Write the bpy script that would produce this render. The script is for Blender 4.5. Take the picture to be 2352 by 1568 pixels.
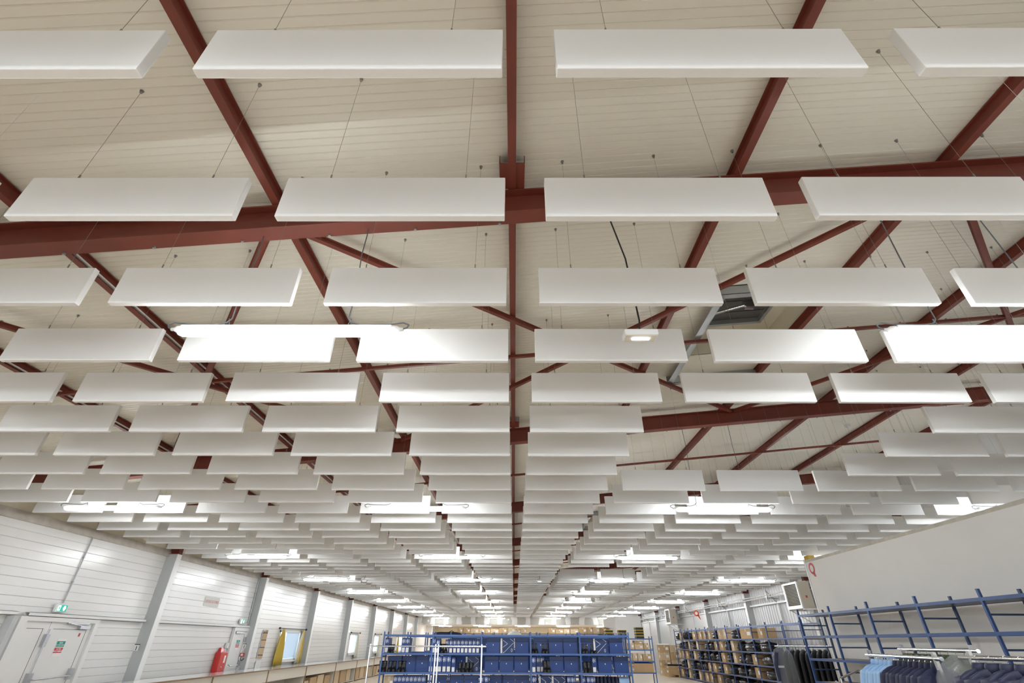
import bpy, bmesh, math, random
from math import sin, cos, pi, radians, sqrt
from mathutils import Vector, Matrix

for _o in list(bpy.data.objects): bpy.data.objects.remove(_o, do_unlink=True)
scene = bpy.context.scene
col = scene.collection

# ------------------------------------------------------------------ camera
H = 1.62                       # camera height above the floor
FPX, TILT, YAW, ROLL = 1098.43, .56144, .00601, .00401
cam_d = bpy.data.cameras.new('camera'); cam = bpy.data.objects.new('camera', cam_d); col.objects.link(cam)
cam_d.sensor_width = 36; cam_d.lens = FPX * 36 / 2352; cam_d.clip_start = .02; cam_d.clip_end = 300
_r0 = Vector((1, 0, 0)); _u0 = Vector((0, -sin(TILT), cos(TILT))); _f0 = Vector((0, cos(TILT), sin(TILT)))
_r = cos(ROLL) * _r0 + sin(ROLL) * _u0; _u = -sin(ROLL) * _r0 + cos(ROLL) * _u0
_rz = Matrix.Rotation(YAW, 3, 'Z'); _r = _rz @ _r; _u = _rz @ _u; _f = _rz @ _f0
cam.matrix_world = Matrix(((_r.x, _u.x, -_f.x, 0), (_r.y, _u.y, -_f.y, 0), (_r.z, _u.z, -_f.z, H), (0, 0, 0, 1)))
scene.camera = cam

# ------------------------------------------------------------------ world, exposure
world = bpy.data.worlds.new('world'); scene.world = world; world.use_nodes = True
_bg = world.node_tree.nodes['Background']; _bg.inputs[0].default_value = (.86, .93, 1, 1); _bg.inputs[1].default_value = 1.8
scene.view_settings.view_transform = 'Standard'; scene.view_settings.look = 'None'
scene.view_settings.gamma = 1; scene.view_settings.use_curve_mapping = False
scene.view_settings.exposure = 0.47
LAMP = 78.0

# ------------------------------------------------------------------ materials
def mat(name, rgb, rough=.6, metal=0, emit=None, estr=0, noise=0, nscale=8, bump=0, bscale=40, spec=None, coat=0):
    m = bpy.data.materials.new(name); m.use_nodes = True
    nt = m.node_tree; b = nt.nodes['Principled BSDF']
    b.inputs['Base Color'].default_value = (*rgb, 1); b.inputs['Roughness'].default_value = rough
    b.inputs['Metallic'].default_value = metal
    if spec is not None: b.inputs['Specular IOR Level'].default_value = spec
    if coat: b.inputs['Coat Weight'].default_value = coat
    if emit: b.inputs['Emission Color'].default_value = (*emit, 1); b.inputs['Emission Strength'].default_value = estr
    if noise or bump:
        tc = nt.nodes.new('ShaderNodeTexCoord')
    if noise:
        n = nt.nodes.new('ShaderNodeTexNoise'); n.inputs['Scale'].default_value = nscale; n.inputs['Detail'].default_value = 4
        nt.links.new(tc.outputs['Object'], n.inputs['Vector'])
        r = nt.nodes.new('ShaderNodeMixRGB'); r.inputs[1].default_value = (*[c * (1 - noise) for c in rgb], 1)
        r.inputs[2].default_value = (*[min(1, c * (1 + noise)) for c in rgb], 1)
        nt.links.new(n.outputs[0], r.inputs[0]); nt.links.new(r.outputs[0], b.inputs['Base Color'])
    if bump:
        n2 = nt.nodes.new('ShaderNodeTexNoise'); n2.inputs['Scale'].default_value = bscale
        nt.links.new(tc.outputs['Object'], n2.inputs['Vector'])
        bp = nt.nodes.new('ShaderNodeBump'); bp.inputs['Strength'].default_value = bump; bp.inputs['Distance'].default_value = .01
        nt.links.new(n2.outputs[0], bp.inputs['Height']); nt.links.new(bp.outputs[0], b.inputs['Normal'])
    return m
M = {}
M['baffle'] = mat('baffle_fabric', (.80, .80, .79), .85, noise=.015, nscale=30, spec=.2)
M['deck'] = mat('roof_panel_cream', (.78, .75, .655), .5, noise=.012, nscale=.5)
M['red'] = mat('red_oxide_steel', (.175, .036, .020), .5, noise=.22, nscale=3)
M['galv'] = mat('galvanised_steel', (.42, .44, .44), .4, .6, noise=.12, nscale=5)
M['hatch'] = mat('hatch_grey', (.11, .105, .1), .45, .2, noise=.1)
M['cream'] = mat('cream_lining', (.72, .67, .54), .5, noise=.06, nscale=3)
M['wallpanel'] = mat('white_wall_panel', (.76, .755, .74), .24, noise=.03, nscale=2)
M['dirty'] = mat('stained_flashing', (.52, .48, .43), .5, noise=.35, nscale=5)
M['corr'] = mat('corrugated_sheet', (.76, .765, .77), .28, noise=.04, nscale=2)
M['colgrey'] = mat('column_grey_paint', (.47, .485, .485), .45, noise=.03)
M['whitepaint'] = mat('white_paint', (.74, .74, .73), .35, noise=.02)
M['plaster'] = mat('partition_plaster', (.86, .84, .80), .8, noise=.03, nscale=1.5)
M['filler'] = mat('plaster_filler', (.6, .56, .48), .85, noise=.3, nscale=6)
M['floor'] = mat('floor_beige', (.64, .545, .44), .35, noise=.06, nscale=1)
M['wood'] = mat('shelf_board', (.52, .41, .3), .7, noise=.1, nscale=6)
M['brown'] = mat('brown_edge', (.24, .15, .08), .6, noise=.1)
M['laminate'] = mat('cream_laminate', (.68, .63, .54), .4, noise=.02)
M['top'] = mat('glossy_worktop', (.7, .69, .68), .1, noise=.02)
M['blue'] = mat('rack_blue', (.055, .13, .36), .35, noise=.08, nscale=4)
M['midblue'] = mat('rack_mid_blue', (.028, .07, .215), .35, noise=.08, nscale=4)
M['darkblue'] = mat('rack_dark_blue', (.03, .06, .14), .35, noise=.08)
M['bluebox'] = mat('boot_box_blue', (.012, .05, .22), .45, noise=.1, nscale=3)
M['bluelid'] = mat('boot_box_lid_blue', (.010, .035, .14), .45, noise=.08)
M['label'] = mat('paper_label', (.8, .8, .77), .7)
M['ink'] = mat('dark_ink', (.02, .02, .025), .6)
M['print'] = mat('white_print', (.75, .8, .85), .6)
M['card'] = mat('cardboard', (.46, .31, .16), .8, noise=.12, nscale=3)
M['card2'] = mat('pale_cardboard', (.58, .44, .28), .8, noise=.1, nscale=3)
M['tape'] = mat('parcel_tape', (.62, .55, .46), .3)
M['bag'] = mat('black_plastic', (.012, .012, .014), .18, bump=.8, bscale=9)
M['boot'] = mat('black_leather', (.012, .012, .013), .35, bump=.3, bscale=30)
M['black'] = mat('black_rubber', (.02, .02, .02), .6)
M['chrome'] = mat('chrome', (.75, .76, .78), .14, 1)
M['wire'] = mat('steel_wire', (.3, .29, .27), .4, .7)
M['cable'] = mat('grey_cable', (.13, .14, .15), .5)
M['lampbody'] = mat('lamp_body', (.78, .78, .77), .4)
M['diff'] = mat('lamp_diffuser', (.9, .9, .9), .4, emit=(.93, .97, 1), estr=LAMP)
M['emlens'] = mat('emergency_lens', (.8, .9, .9), .3, emit=(.95, 1, 1), estr=6)
M['emface'] = mat('emergency_face', (.72, .68, .6), .6)
M['redpaint'] = mat('red_paint', (.55, .022, .018), .3)
M['signred'] = mat('sign_red', (.6, .05, .05), .5)
M['signgreen'] = mat('sign_green', (0, .26, .2), .5)
M['exitgreen'] = mat('exit_green', (0, .22, .16), .4, emit=(.02, .5, .36), estr=.5)
M['exitwhite'] = mat('exit_white', (.9, .95, .93), .4, emit=(.9, 1, .97), estr=1.1)
M['alu'] = mat('brushed_aluminium', (.5, .51, .54), .3, .8)
M['curtain'] = mat('yellow_curtain', (.6, .42, .07), .8, noise=.1, nscale=6)
M['curtain2'] = mat('pale_curtain', (.75, .72, .6), .8, noise=.06)
M['heater'] = mat('heater_beige', (.52, .47, .38), .45)
M['slotshade'] = mat('recess_shade', (.03, .028, .025), .7)
M['pipe'] = mat('pipe_grey_white', (.6, .6, .58), .35, .2)
M['mirror'] = mat('mirror', (.9, .9, .92), .02, 1)
M['shirt'] = mat('light_blue_cotton', (.33, .52, .78), .85, bump=.4, bscale=14)
M['navy'] = mat('navy_cloth', (.018, .022, .06), .75, bump=.5, bscale=12)
M['navypuff'] = mat('navy_nylon', (.02, .024, .06), .6, bump=.7, bscale=10)
M['camo'] = mat('olive_cloth', (.07, .085, .04), .85, noise=.6, nscale=22)
M['garmentbag'] = mat('black_garment_bag', (.009, .009, .011), .42, bump=.6, bscale=8)
M['hanger'] = mat('hanger_wood', (.58, .33, .12), .4)
M['reflective'] = mat('reflective_tape', (.6, .62, .64), .3)
M['yellow'] = mat('yellow_trim', (.75, .55, .06), .5)
M['backwall'] = mat('yellowish_wall', (.78, .69, .52), .8)
M['white'] = mat('white_wall', (.72, .71, .69), .7)
M['pallet'] = mat('pallet_wood', (.5, .33, .14), .8, noise=.15)
M['bluecloth'] = mat('royal_blue_cloth', (.03, .035, .2), .7, bump=.6, bscale=10)
M['orange'] = mat('orange_red', (.75, .09, .04), .4)
def clearmat(name, tint, alpha, rough):
    m = bpy.data.materials.new(name); m.use_nodes = True; nt = m.node_tree; nt.nodes.clear()
    o = nt.nodes.new('ShaderNodeOutputMaterial'); mx = nt.nodes.new('ShaderNodeMixShader'); mx.inputs[0].default_value = alpha
    t = nt.nodes.new('ShaderNodeBsdfTransparent'); t.inputs[0].default_value = (*tint, 1)
    p = nt.nodes.new('ShaderNodeBsdfPrincipled'); p.inputs['Base Color'].default_value = (.8, .82, .84, 1); p.inputs['Roughness'].default_value = rough
    tc = nt.nodes.new('ShaderNodeTexCoord'); n = nt.nodes.new('ShaderNodeTexNoise'); n.inputs['Scale'].default_value = 11
    bp = nt.nodes.new('ShaderNodeBump'); bp.inputs['Strength'].default_value = .8 if rough < .3 else 0
    nt.links.new(tc.outputs['Object'], n.inputs['Vector']); nt.links.new(n.outputs[0], bp.inputs['Height']); nt.links.new(bp.outputs[0], p.inputs['Normal'])
    nt.links.new(t.outputs[0], mx.inputs[1]); nt.links.new(p.outputs[0], mx.inputs[2]); nt.links.new(mx.outputs[0], o.inputs[0])
    return m
M['glass'] = clearmat('window_glass', (.95, .98, 1), .12, .31)
M['clear'] = clearmat('clear_plastic', (.96, .97, .98), .14, .15)
# jointed, part-painted plasterboard of the far bulkhead
def board_mat():
    m = mat('plasterboard_joints', (.6, .58, .55), .85); nt = m.node_tree; b = nt.nodes['Principled BSDF']
    tc = nt.nodes.new('ShaderNodeTexCoord'); sp = nt.nodes.new('ShaderNodeSeparateXYZ'); nt.links.new(tc.outputs['Object'], sp.inputs[0])
    n = nt.nodes.new('ShaderNodeTexNoise'); n.inputs['Scale'].default_value = .9; nt.links.new(tc.outputs['Object'], n.inputs['Vector'])
    ad = nt.nodes.new('ShaderNodeMath'); ad.operation = 'MULTIPLY_ADD'; ad.inputs[1].default_value = .5
    nt.links.new(n.outputs[0], ad.inputs[0]); nt.links.new(sp.outputs[0], ad.inputs[2])
    mo = nt.nodes.new('ShaderNodeMath'); mo.operation = 'FLOORED_MODULO'; mo.inputs[1].default_value = 1.22; nt.links.new(ad.outputs[0], mo.inputs[0])
    lt = nt.nodes.new('ShaderNodeMath'); lt.operation = 'LESS_THAN'; lt.inputs[1].default_value = .45; nt.links.new(mo.outputs[0], lt.inputs[0])
    v = nt.nodes.new('ShaderNodeTexVoronoi'); v.inputs['Scale'].default_value = 1.8; nt.links.new(tc.outputs['Object'], v.inputs['Vector'])
    l2 = nt.nodes.new('ShaderNodeMath'); l2.operation = 'LESS_THAN'; l2.inputs[1].default_value = .17; nt.links.new(v.outputs['Distance'], l2.inputs[0])
    mx = nt.nodes.new('ShaderNodeMath'); mx.operation = 'MAXIMUM'; nt.links.new(lt.outputs[0], mx.inputs[0]); nt.links.new(l2.outputs[0], mx.inputs[1])
    r = nt.nodes.new('ShaderNodeMixRGB'); r.inputs[1].default_value = (.36, .345, .31, 1); r.inputs[2].default_value = (.62, .61, .59, 1)
    nt.links.new(mx.outputs[0], r.inputs[0]); nt.links.new(r.outputs[0], b.inputs['Base Color'])
    return m
M['board'] = board_mat()

# ------------------------------------------------------------------ mesh helpers (z given relative to the camera height, floor at z=-H)
class MB:
    def __init__(s): s.v = []; s.f = []; s.sm = []
    def add(s, vs, fs, smooth=False):
        b = len(s.v); s.v += [tuple(v) for v in vs]; s.f += [tuple(b + i for i in f) for f in fs]; s.sm += [smooth] * len(fs); return s
    def hexa(s, p):  # 8 points: bottom 0-3 ccw, top 4-7
        return s.add(p, [(3, 2, 1, 0), (4, 5, 6, 7), (0, 1, 5, 4), (1, 2, 6, 5), (2, 3, 7, 6), (3, 0, 4, 7)])
    def box(s, x0, x1, y0, y1, z0, z1):
        return s.hexa([(x0, y0, z0), (x1, y0, z0), (x1, y1, z0), (x0, y1, z0), (x0, y0, z1), (x1, y0, z1), (x1, y1, z1), (x0, y1, z1)])
    def sbox(s, x0, x1, y0, y1, z0, z1, k):  # box sheared in x: z grows by k*x
        return s.hexa([(x, y, z + k * x) for z in (z0, z1) for x, y in ((x0, y0), (x1, y0), (x1, y1), (x0, y1))])
    def tube(s, p, q, r, n=8, r2=None, caps=True):
        p = Vector(p); q = Vector(q); r2 = r if r2 is None else r2
        d = (q - p).normalized(); a = d.orthogonal().normalized(); b = d.cross(a)
        vs = [p + (a * cos(2 * pi * i / n) + b * sin(2 * pi * i / n)) * r for i in range(n)] + [q + (a * cos(2 * pi * i / n) + b * sin(2 * pi * i / n)) * r2 for i in range(n)]
        s.add(vs, [(i, (i + 1) % n, n + (i + 1) % n, n + i) for i in range(n)], True)
        if caps: s.add(vs, [tuple(range(n - 1, -1, -1)), tuple(range(n, 2 * n))])
        return s
    def path(s, pts, r, n=6):
        for a, b in zip(pts, pts[1:]): s.tube(a, b, r, n, caps=False)
        return s
    def bar(s, p, q, w, h):  # rectangular bar from p to q
        p = Vector(p); q = Vector(q); d = (q - p).normalized(); up = Vector((0, 0, 1)) if abs(d.z) < .9 else Vector((0, 1, 0))
        a = d.cross(up).normalized() * w / 2; b = a.cross(d).normalized() * h / 2
        return s.hexa([p - a - b, p + a - b, q + a - b, q - a - b, p - a + b, p + a + b, q + a + b, q - a + b])
    def loft(s, rings, caps=True, smooth=True):
        n = len(rings[0]); vs = [v for r in rings for v in r]; fs = []
        for k in range(len(rings) - 1):
            for i in range(n): fs.append((k * n + i, k * n + (i + 1) % n, (k + 1) * n + (i + 1) % n, (k + 1) * n + i))
        if caps: fs += [tuple(range(n - 1, -1, -1)), tuple((len(rings) - 1) * n + i for i in range(n))]
        return s.add(vs, fs, smooth)
    def ngon(s, pts, thick):  # flat outline with thickness vector
        n = len(pts); t = Vector(thick); vs = [Vector(p) for p in pts] + [Vector(p) + t for p in pts]
        return s.add(vs, [tuple(range(n)), tuple(range(2 * n - 1, n - 1, -1))] + [(i, n + i, n + (i + 1) % n, (i + 1) % n) for i in range(n)])
    def mesh(s, name, m, bevel=0):
        me = bpy.data.meshes.new(name); me.from_pydata(s.v, [], s.f); me.update()
        bm = bmesh.new(); bm.from_mesh(me)
        if bevel: bmesh.ops.remove_doubles(bm, verts=bm.verts, dist=1e-5)
        bmesh.ops.recalc_face_normals(bm, faces=bm.faces)
        if bevel: bmesh.ops.bevel(bm, geom=bm.edges[:], offset=bevel, segments=2, affect='EDGES', profile=.5)
        bm.to_mesh(me); bm.free()
        if not bevel:
            for p, t in zip(me.polygons, s.sm): p.use_smooth = t
        me.materials.append(m); return me
    def build(s, name, m, parent=None, bevel=0, loc=(0, 0, 0)):
        return link(name, s.mesh(name, m, bevel), parent, loc)
def link(name, me, parent=None, loc=(0, 0, 0), rz=0):
    o = bpy.data.objects.new(name, me); col.objects.link(o)
    o.location = loc; o.rotation_euler = (0, 0, rz)
    if parent: o.parent = parent
    return o
def thing(name, loc, label, cat, group=None, rz=0):
    o = bpy.data.objects.new(name, None); col.objects.link(o); o.location = (loc[0], loc[1], loc[2] + H); o.rotation_euler = (0, 0, rz)
    o.empty_display_size = .1
    return tag(o, label, cat, group)
def tag(o, label, cat, group=None):
    o['label'] = label; o['category'] = cat
    if group: o['group'] = group
    return o
def place(name, me, loc, label, cat, group=None, rz=0):
    o = link(name, me, None, (loc[0], loc[1], loc[2] + H), rz); return tag(o, label, cat, group)
def struct(o, label=None):
    o['kind'] = 'structure'
    if label: o['label'] = label
    if not o.parent and not o.location.z: o.location.z += H
    return o
def kids(src, dst):
    for c in src.children:
        n = c.copy(); col.objects.link(n); n.parent = dst; kids(c, n)
def dup(src, loc, label, group=None, rz=0):
    n = src.copy(); col.objects.link(n); n.location = (loc[0], loc[1], loc[2] + H); n.rotation_euler = (0, 0, rz); n['label'] = label
    if group: n['group'] = group
    kids(src, n); return n
def text_mesh(s, size, m, name, extrude=.002, align='CENTER'):
    c = bpy.data.curves.new(name, 'FONT'); c.body = s; c.size = size; c.extrude = extrude; c.align_x = align; c.align_y = 'CENTER'; c.resolution_u = 2
    o = bpy.data.objects.new(name, c); col.objects.link(o); dg = bpy.context.evaluated_depsgraph_get(); dg.update()
    me = bpy.data.meshes.new_from_object(o.evaluated_get(dg)); bpy.data.objects.remove(o, do_unlink=True); me.name = name
    me.materials.clear(); me.materials.append(m); return me
def text(s, size, m, parent, loc, name='lettering', face='+X', sx=1):
    o = link(name, text_mesh(s, size, m, name), parent, loc)
    o.rotation_euler = {'+X': (pi / 2, 0, pi / 2), '-Y': (pi / 2, 0, 0), '-X': (pi / 2, 0, -pi / 2)}[face]; o.scale = (sx, 1, 1); return o
ORD = ['nearest', 'second', 'third', 'fourth', 'fifth', 'sixth', 'seventh', 'eighth', 'ninth', 'tenth', 'eleventh', 'twelfth', 'thirteenth', 'fourteenth', 'fifteenth', 'sixteenth', 'seventeenth', 'eighteenth', 'nineteenth', 'twentieth'] + ['twenty-' + w for w in ('first', 'second', 'third', 'fourth', 'fifth', 'sixth', 'seventh', 'eighth', 'ninth')] + ['thirtieth'] + ['thirty-' + w for w in ('first', 'second', 'third', 'fourth', 'fifth', 'sixth', 'seventh', 'eighth', 'ninth')] + ['fortieth'] + ['forty-' + w for w in ('first', 'second', 'third', 'fourth', 'fifth', 'sixth', 'seventh', 'eighth', 'ninth')] + ['fiftieth']
ORD1 = ['first'] + ORD[1:]
def rowname(i): return 'nearest row' if i == 0 else ORD[i] + ' row from viewer'
def roof(x, z0=3.29): return z0 + .096 * x
XL, XR, XWL, XWR = -8.53, 9.96, -8.80, 10.25
BAY, Y0 = 5.18, 2.755
YEND, YB = 49.8, -7.6

# ------------------------------------------------------------------ floor, roof deck
fl = MB().box(XWL - .3, XWR + .3, YB, 66, -H - .1, -H).build('floor', M['floor']); struct(fl)
def deck_strip(mb, x0, x1, y0, y1):
    prof = []; y = y0
    while y < y1 - 1e-6:
        ye = min(y + .062, y1); prof += [(y, 0), (ye - .012, 0), (ye - .006, .006)]; y = ye
    prof.append((y1, 0))
    vs = []
    for (yy, dz) in prof: vs += [(x0, yy, roof(x0) + dz), (x1, yy, roof(x1) + dz)]
    mb.add(vs, [(2 * i, 2 * i + 1, 2 * i + 3, 2 * i + 2) for i in range(len(prof) - 1)])
HOLES = [(2.50, 3.78, 4.62, 6.0), (2.50, 3.78, 16.0, 17.4)]
dk = MB()
deck_strip(dk, XWL - .1, 2.5, YB, YEND + .2); deck_strip(dk, 3.78, XWR + .1, YB, YEND + .2)
deck_strip(dk, 2.5, 3.78, YB, 4.62); deck_strip(dk, 2.5, 3.78, 6.0, 16.0); deck_strip(dk, 2.5, 3.78, 17.4, YEND + .2)
for (hx0, hx1) in ((XWL - .1, 2.45), (3.83, XWR + .1)): dk.sbox(hx0, hx1, YB, YEND + .2, 3.35, 3.42, .096)
for (a, b) in ((YB, 4.57), (6.05, 15.95), (17.45, YEND + .2)): dk.sbox(2.45, 3.83, a, b, 3.35, 3.42, .096)
struct(dk.build('ceiling', M['deck']))

# ------------------------------------------------------------------ roof steelwork
raf = []
for k in range(-1, 10):
    yc = Y0 + BAY * k - .02
    if k == 9: yc = 48.75
    lab = 'red oxide painted steel rafter crossing overhead, ' + ('behind the viewer' if k < 0 else ORD[k] + ' one from the viewer')
    t = thing('roof_rafter', (0, yc, 0), lab, 'rafter', 'red steel roof rafters')
    x0, x1 = XL - .2, XR + .2
    MB().sbox(x0, x1, -.0035, .0035, 2.918, 3.145, .096).build('web', M['red'], t)
    MB().sbox(x0, x1, -.07, .07, 2.905, 2.919, .096).build('bottom_flange', M['red'], t)
    MB().sbox(x0, x1, -.07, .07, 3.143, 3.157, .096).build('top_flange', M['red'], t)
    if k in (0, 1):
        for i in range(12 if k == 0 else 26):
            x = (-4.2 if k == 0 else -8.2) + i * .68; z = 2.90 + .096 * x
            MB().tube((x, .05, z - .012), (x, .05, z + .004), .011, 6).build('bolt', M['galv'], t)
for i, k in enumerate(range(-4, 6)):
    x = -.02 + 1.9 * k; z = roof(x, 3.16)
    side = 'directly over the central gap' if k == 0 else ORD1[abs(k) - 1] + (' purlin left of the central one' if k < 0 else ' purlin right of the central one')
    t = thing('roof_purlin', (x, 0, z), 'long red steel roof purlin, ' + side, 'purlin', 'red steel roof purlins')
    y0, y1 = YB, 49.7
    MB().box(-.032, .032, y0, y1, 0, .007).build('bottom_flange', M['red'], t)
    MB().box(-.003, .003, y0, y1, .007, .115).build('web', M['red'], t)
    MB().box(-.032, .032, y0, y1, .113, .12).build('top_flange', M['red'], t)
    if k in (-4, -3, -2):
        MB().box(.006, .032, 2.95, 22, .03, .045).build('cable_strip', M['whitepaint'], t)['label'] = 'white cable strip clipped along the purlin'
# purlin plates where the central purlin meets the first rafters
for k in (0, 1):
    y = Y0 + BAY * k
    place('splice_plate', MB().box(-.1, .1, -.33, -.08, 0, .006).box(-.1, -.094, -.33, -.08, .006, .09).box(.094, .1, -.33, -.08, .006, .09).mesh('splice_plate', M['red']), (-.02, y, 3.172),
          'red steel splice plate on the central purlin beside the ' + ('nearest' if k == 0 else 'second') + ' rafter', 'plate')
# diagonal braces and mid-bay ties
def brace(x0, y0, x1, y1, lab, name='roof_brace', w=.045, z0=3.12, cat='brace'):
    p = (x0, y0, roof(x0, z0)); q = (x1, y1, roof(x1, z0)); c = Vector(p)
    m = MB().bar(Vector(p) - c, Vector(q) - c, w, w).bar(Vector(p) - c + Vector((0, 0, .022)), Vector(q) - c + Vector((0, 0, .022)), w * 1.6, .006)
    return place(name, m.mesh(name, M['red']), p, lab, cat, 'red steel roof bracing')
ya, yb = Y0 + .06, Y0 + BAY - .06
brace(-1.95, ya, 3.85, yb, 'red diagonal roof brace in the nearest bay, rising to the right across the central purlin')
brace(3.85, ya, -1.95, yb, 'red diagonal roof brace in the nearest bay, crossing from upper right to central purlin')
brace(-2.0, ya, -5.8, yb, 'red diagonal roof brace left of the hanging tube lamp in the nearest bay')
brace(-5.9, ya, -2.0, yb, 'red diagonal roof brace at far left of the nearest bay, sloping towards the centre')
brace(3.9, ya, 9.5, yb, 'red diagonal roof brace at far right of nearest bay, above the right tube lamp')
brace(9.5, ya, 3.9, yb, 'red diagonal roof brace at far right of nearest bay, reaching back to the hatch')
for k in range(0, 9):
    y = Y0 + BAY * (k + .5)
    m = MB().sbox(-8.3, 9.8, -.02, .02, -.05, -.01, .096)
    place('roof_tie', m.mesh('roof_tie', M['red']), (0, y, 3.16), 'slim red transverse tie bar between rafters, in the ' + ORD[k] + ' roof bay', 'tie bar', 'red transverse tie bars')

# smoke vent hatches
def vent(x0, x1, y0, y1, lab):
    t = thing('smoke_vent', (0, 0, 0), lab, 'roof hatch', 'roof hatches')
    za, zb = 3.30, 3.62
    cr = MB()
    cr.sbox(x0 - .04, x0, y0 - .04, y1 + .04, za, zb, .096).sbox(x1, x1 + .04, y0 - .04, y1 + .04, za, zb, .096)
    cr.sbox(x0, x1, y0 - .04, y0, za, zb, .096).sbox(x0, x1, y1, y1 + .04, za, zb, .096)
    cr.build('upstand', M['cream'], t)
    fr = MB(); xm = x0 + (x1 - x0) * .78
    fr.sbox(x0, xm, y0, y0 + .07, zb - .1, zb - .02, .096).sbox(x0, xm, y1 - .42, y1 - .37, zb - .1, zb - .02, .096).sbox(xm - .05, xm, y0, y1 - .37, zb - .1, zb - .02, .096).sbox(x0, x0 + .05, y0, y1 - .37, zb - .1, zb - .02, .096)
    fr.build('hatch_frame', M['galv'], t)
    MB().sbox(x0, xm, y0, y1 - .37, zb - .03, zb, .096).build('hatch_panel', M['hatch'], t)
    MB().sbox(xm, x1, y0, y1, zb - .02, zb + .01, .096).sbox(x0, xm, y1 - .37, y1, zb - .02, zb + .01, .096).build('lining', M['cream'], t)
    MB().tube((x0 + .05, y0 + .62, roof(x0, zb - .16)), (xm, y0 + .25, roof(xm, zb - .16)), .022, 8).box(x0 + .5, x0 + .62, y0 + .38, y0 + .46, roof(x0 + .5, zb - .22), roof(x0 + .5, zb - .1)).build('actuator_arm', M['chrome'], t)
    for yy in (y0 + .25, y0 + .5, y0 + .75): MB().tube((x0, yy, roof(x0, zb - .045)), (xm, yy, roof(xm, zb - .045)), .006, 5).build('cross_rod', M['black'], t)
    tr = MB()
    tr.sbox(x0 - .14, x0 - .05, y0 - .22, y1 + .62, 3.16, 3.168, .096).sbox(x0 - .055, x0 - .048, y0 - .22, y1 + .62, 3.16, 3.285, .096)
    tr.sbox(x0 - .14, x1, y0 - .24, y0 - .232, 3.16, 3.285, .096).sbox(x0 - .14, x1, y0 - .24, y0 - .17, 3.275, 3.285, .096).sbox(x0 - .14, x1, y0 - .24, y0 - .16, 3.16, 3.167, .096)
    tr.sbox(x0 - .14, x1, y1 + .6, y1 + .67, 3.16, 3.167, .096).sbox(x0 - .14, x1, y1 + .6, y1 + .607, 3.16, 3.285, .096)
    tr.build('trimmer_frame', M['galv'], t)
vent(*HOLES[0], 'grey roof smoke hatch with actuator arm, nearest one right of centre')
vent(*HOLES[1], 'grey roof smoke hatch farther down the hall right of centre')

# ------------------------------------------------------------------ acoustic baffles
PX, PY, R1 = 1.418, .754, .999
def bx(c): return (-1.25 + c * PX) if c <= 0 else (.162 + (c - 1) * PX)     # left end
def pj(x, y, z):
    X = x * cos(YAW) + y * sin(YAW); Y = -x * sin(YAW) + y * cos(YAW)
    d = Y * cos(TILT) + z * sin(TILT); u = -Y * sin(TILT) + z * cos(TILT)
    if d < .05: return None
    a, b = X / d, u / d; a, b = a * cos(ROLL) + b * sin(ROLL), -a * sin(ROLL) + b * cos(ROLL)
    return 1176 + FPX * a, 784 - FPX * b
missing = set()
for r in (6, 7, 8, 21, 22, 23, 36, 37, 38):
    for c in (2, 3): missing.add((r, c))
cells = []
for r in range(-9, 65):
    for c in range(-5, 8):
        if (r, c) in missing: continue
        y = R1 + (r - 1) * PY
        if y > 49.3: continue
        cs = [pj(bx(c) + e, y, z) for e in (0, 1.2) for z in (1.874, 2.174)]
        area = 0
        if all(cs):
            us = [p[0] for p in cs]; vs = [p[1] for p in cs]
            w = min(2352, max(us)) - max(0, min(us)); h = min(1568, max(vs)) - max(0, min(vs))
            if w > 0 and h > 0: area = w * h
        if r > 0 and r < 12 and area == 0 and abs(c) > 6: continue
        cells.append((area, r, c, y))
cells.sort(reverse=True)
indiv = set((r, c) for a, r, c, y in cells[:300] if a > 0)
bafme = MB().box(0, 1.2, 0, .04, 0, .3).mesh('acoustic_baffle', M['baffle'], bevel=.004)
gripme = MB().tube((0, 0, .02), (0, 0, .045), .0045, 6).path([(0, 0, .02), (.012, 0, .012), (.014, 0, 0), (0, 0, -.004)], .0016, 5).path([(0, 0, .02), (-.008, 0, .01), (-.012, 0, 0)], .0012, 5).mesh('wire_gripper', M['wire'])
ancme = MB().tube((0, 0, -.022), (0, 0, 0), .009, 8).tube((0, 0, -.004), (0, 0, 0), .013, 8).mesh('ceiling_anchor', M['wire'])
wireme = {}
def wire_mesh(L):
    k = round(L, 3)
    if k not in wireme: wireme[k] = MB().tube((0, 0, 0), (0, 0, L), .0011, 5, caps=False).mesh('suspension_wire', M['wire'])
    return wireme[k]
far = MB(); near_ = MB()
def cname(c): return (ORD1[-c] + ' panel left of central gap') if c <= 0 else (ORD1[c - 1] + ' panel right of central gap')
random.seed(3)
for a, r, c, y in cells:
    dz = random.uniform(-.003, .003); dx = random.uniform(-.003, .003)
    if (r, c) in indiv:
        lab = 'white hanging baffle, ' + (rowname(r - 1) if r > 0 else 'top edge row') + ', ' + cname(c)
        o = place('acoustic_baffle', bafme, (bx(c) + dx, y, 1.874 + dz), lab, 'acoustic panel', 'white acoustic baffles hanging in rows')
        for wx in (.225, .98):
            L = roof(bx(c) + wx) - 2.174 - dz
            w = link('suspension_wire', wire_mesh(L), o, (wx, .02, .3))
            if r <= 9:
                link('wire_gripper', gripme, w, (0, 0, 0)); link('ceiling_anchor', ancme, w, (0, 0, L))
    else:
        fm = far if r > 12 else near_
        fm.box(bx(c) + dx, bx(c) + 1.2 + dx, y, y + .04, 1.874 + dz, 2.174 + dz)
        for wx in (.225, .98): fm.tube((bx(c) + wx, y + .02, 2.17), (bx(c) + wx, y + .02, roof(bx(c) + wx)), .0011, 3, caps=False)
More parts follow.
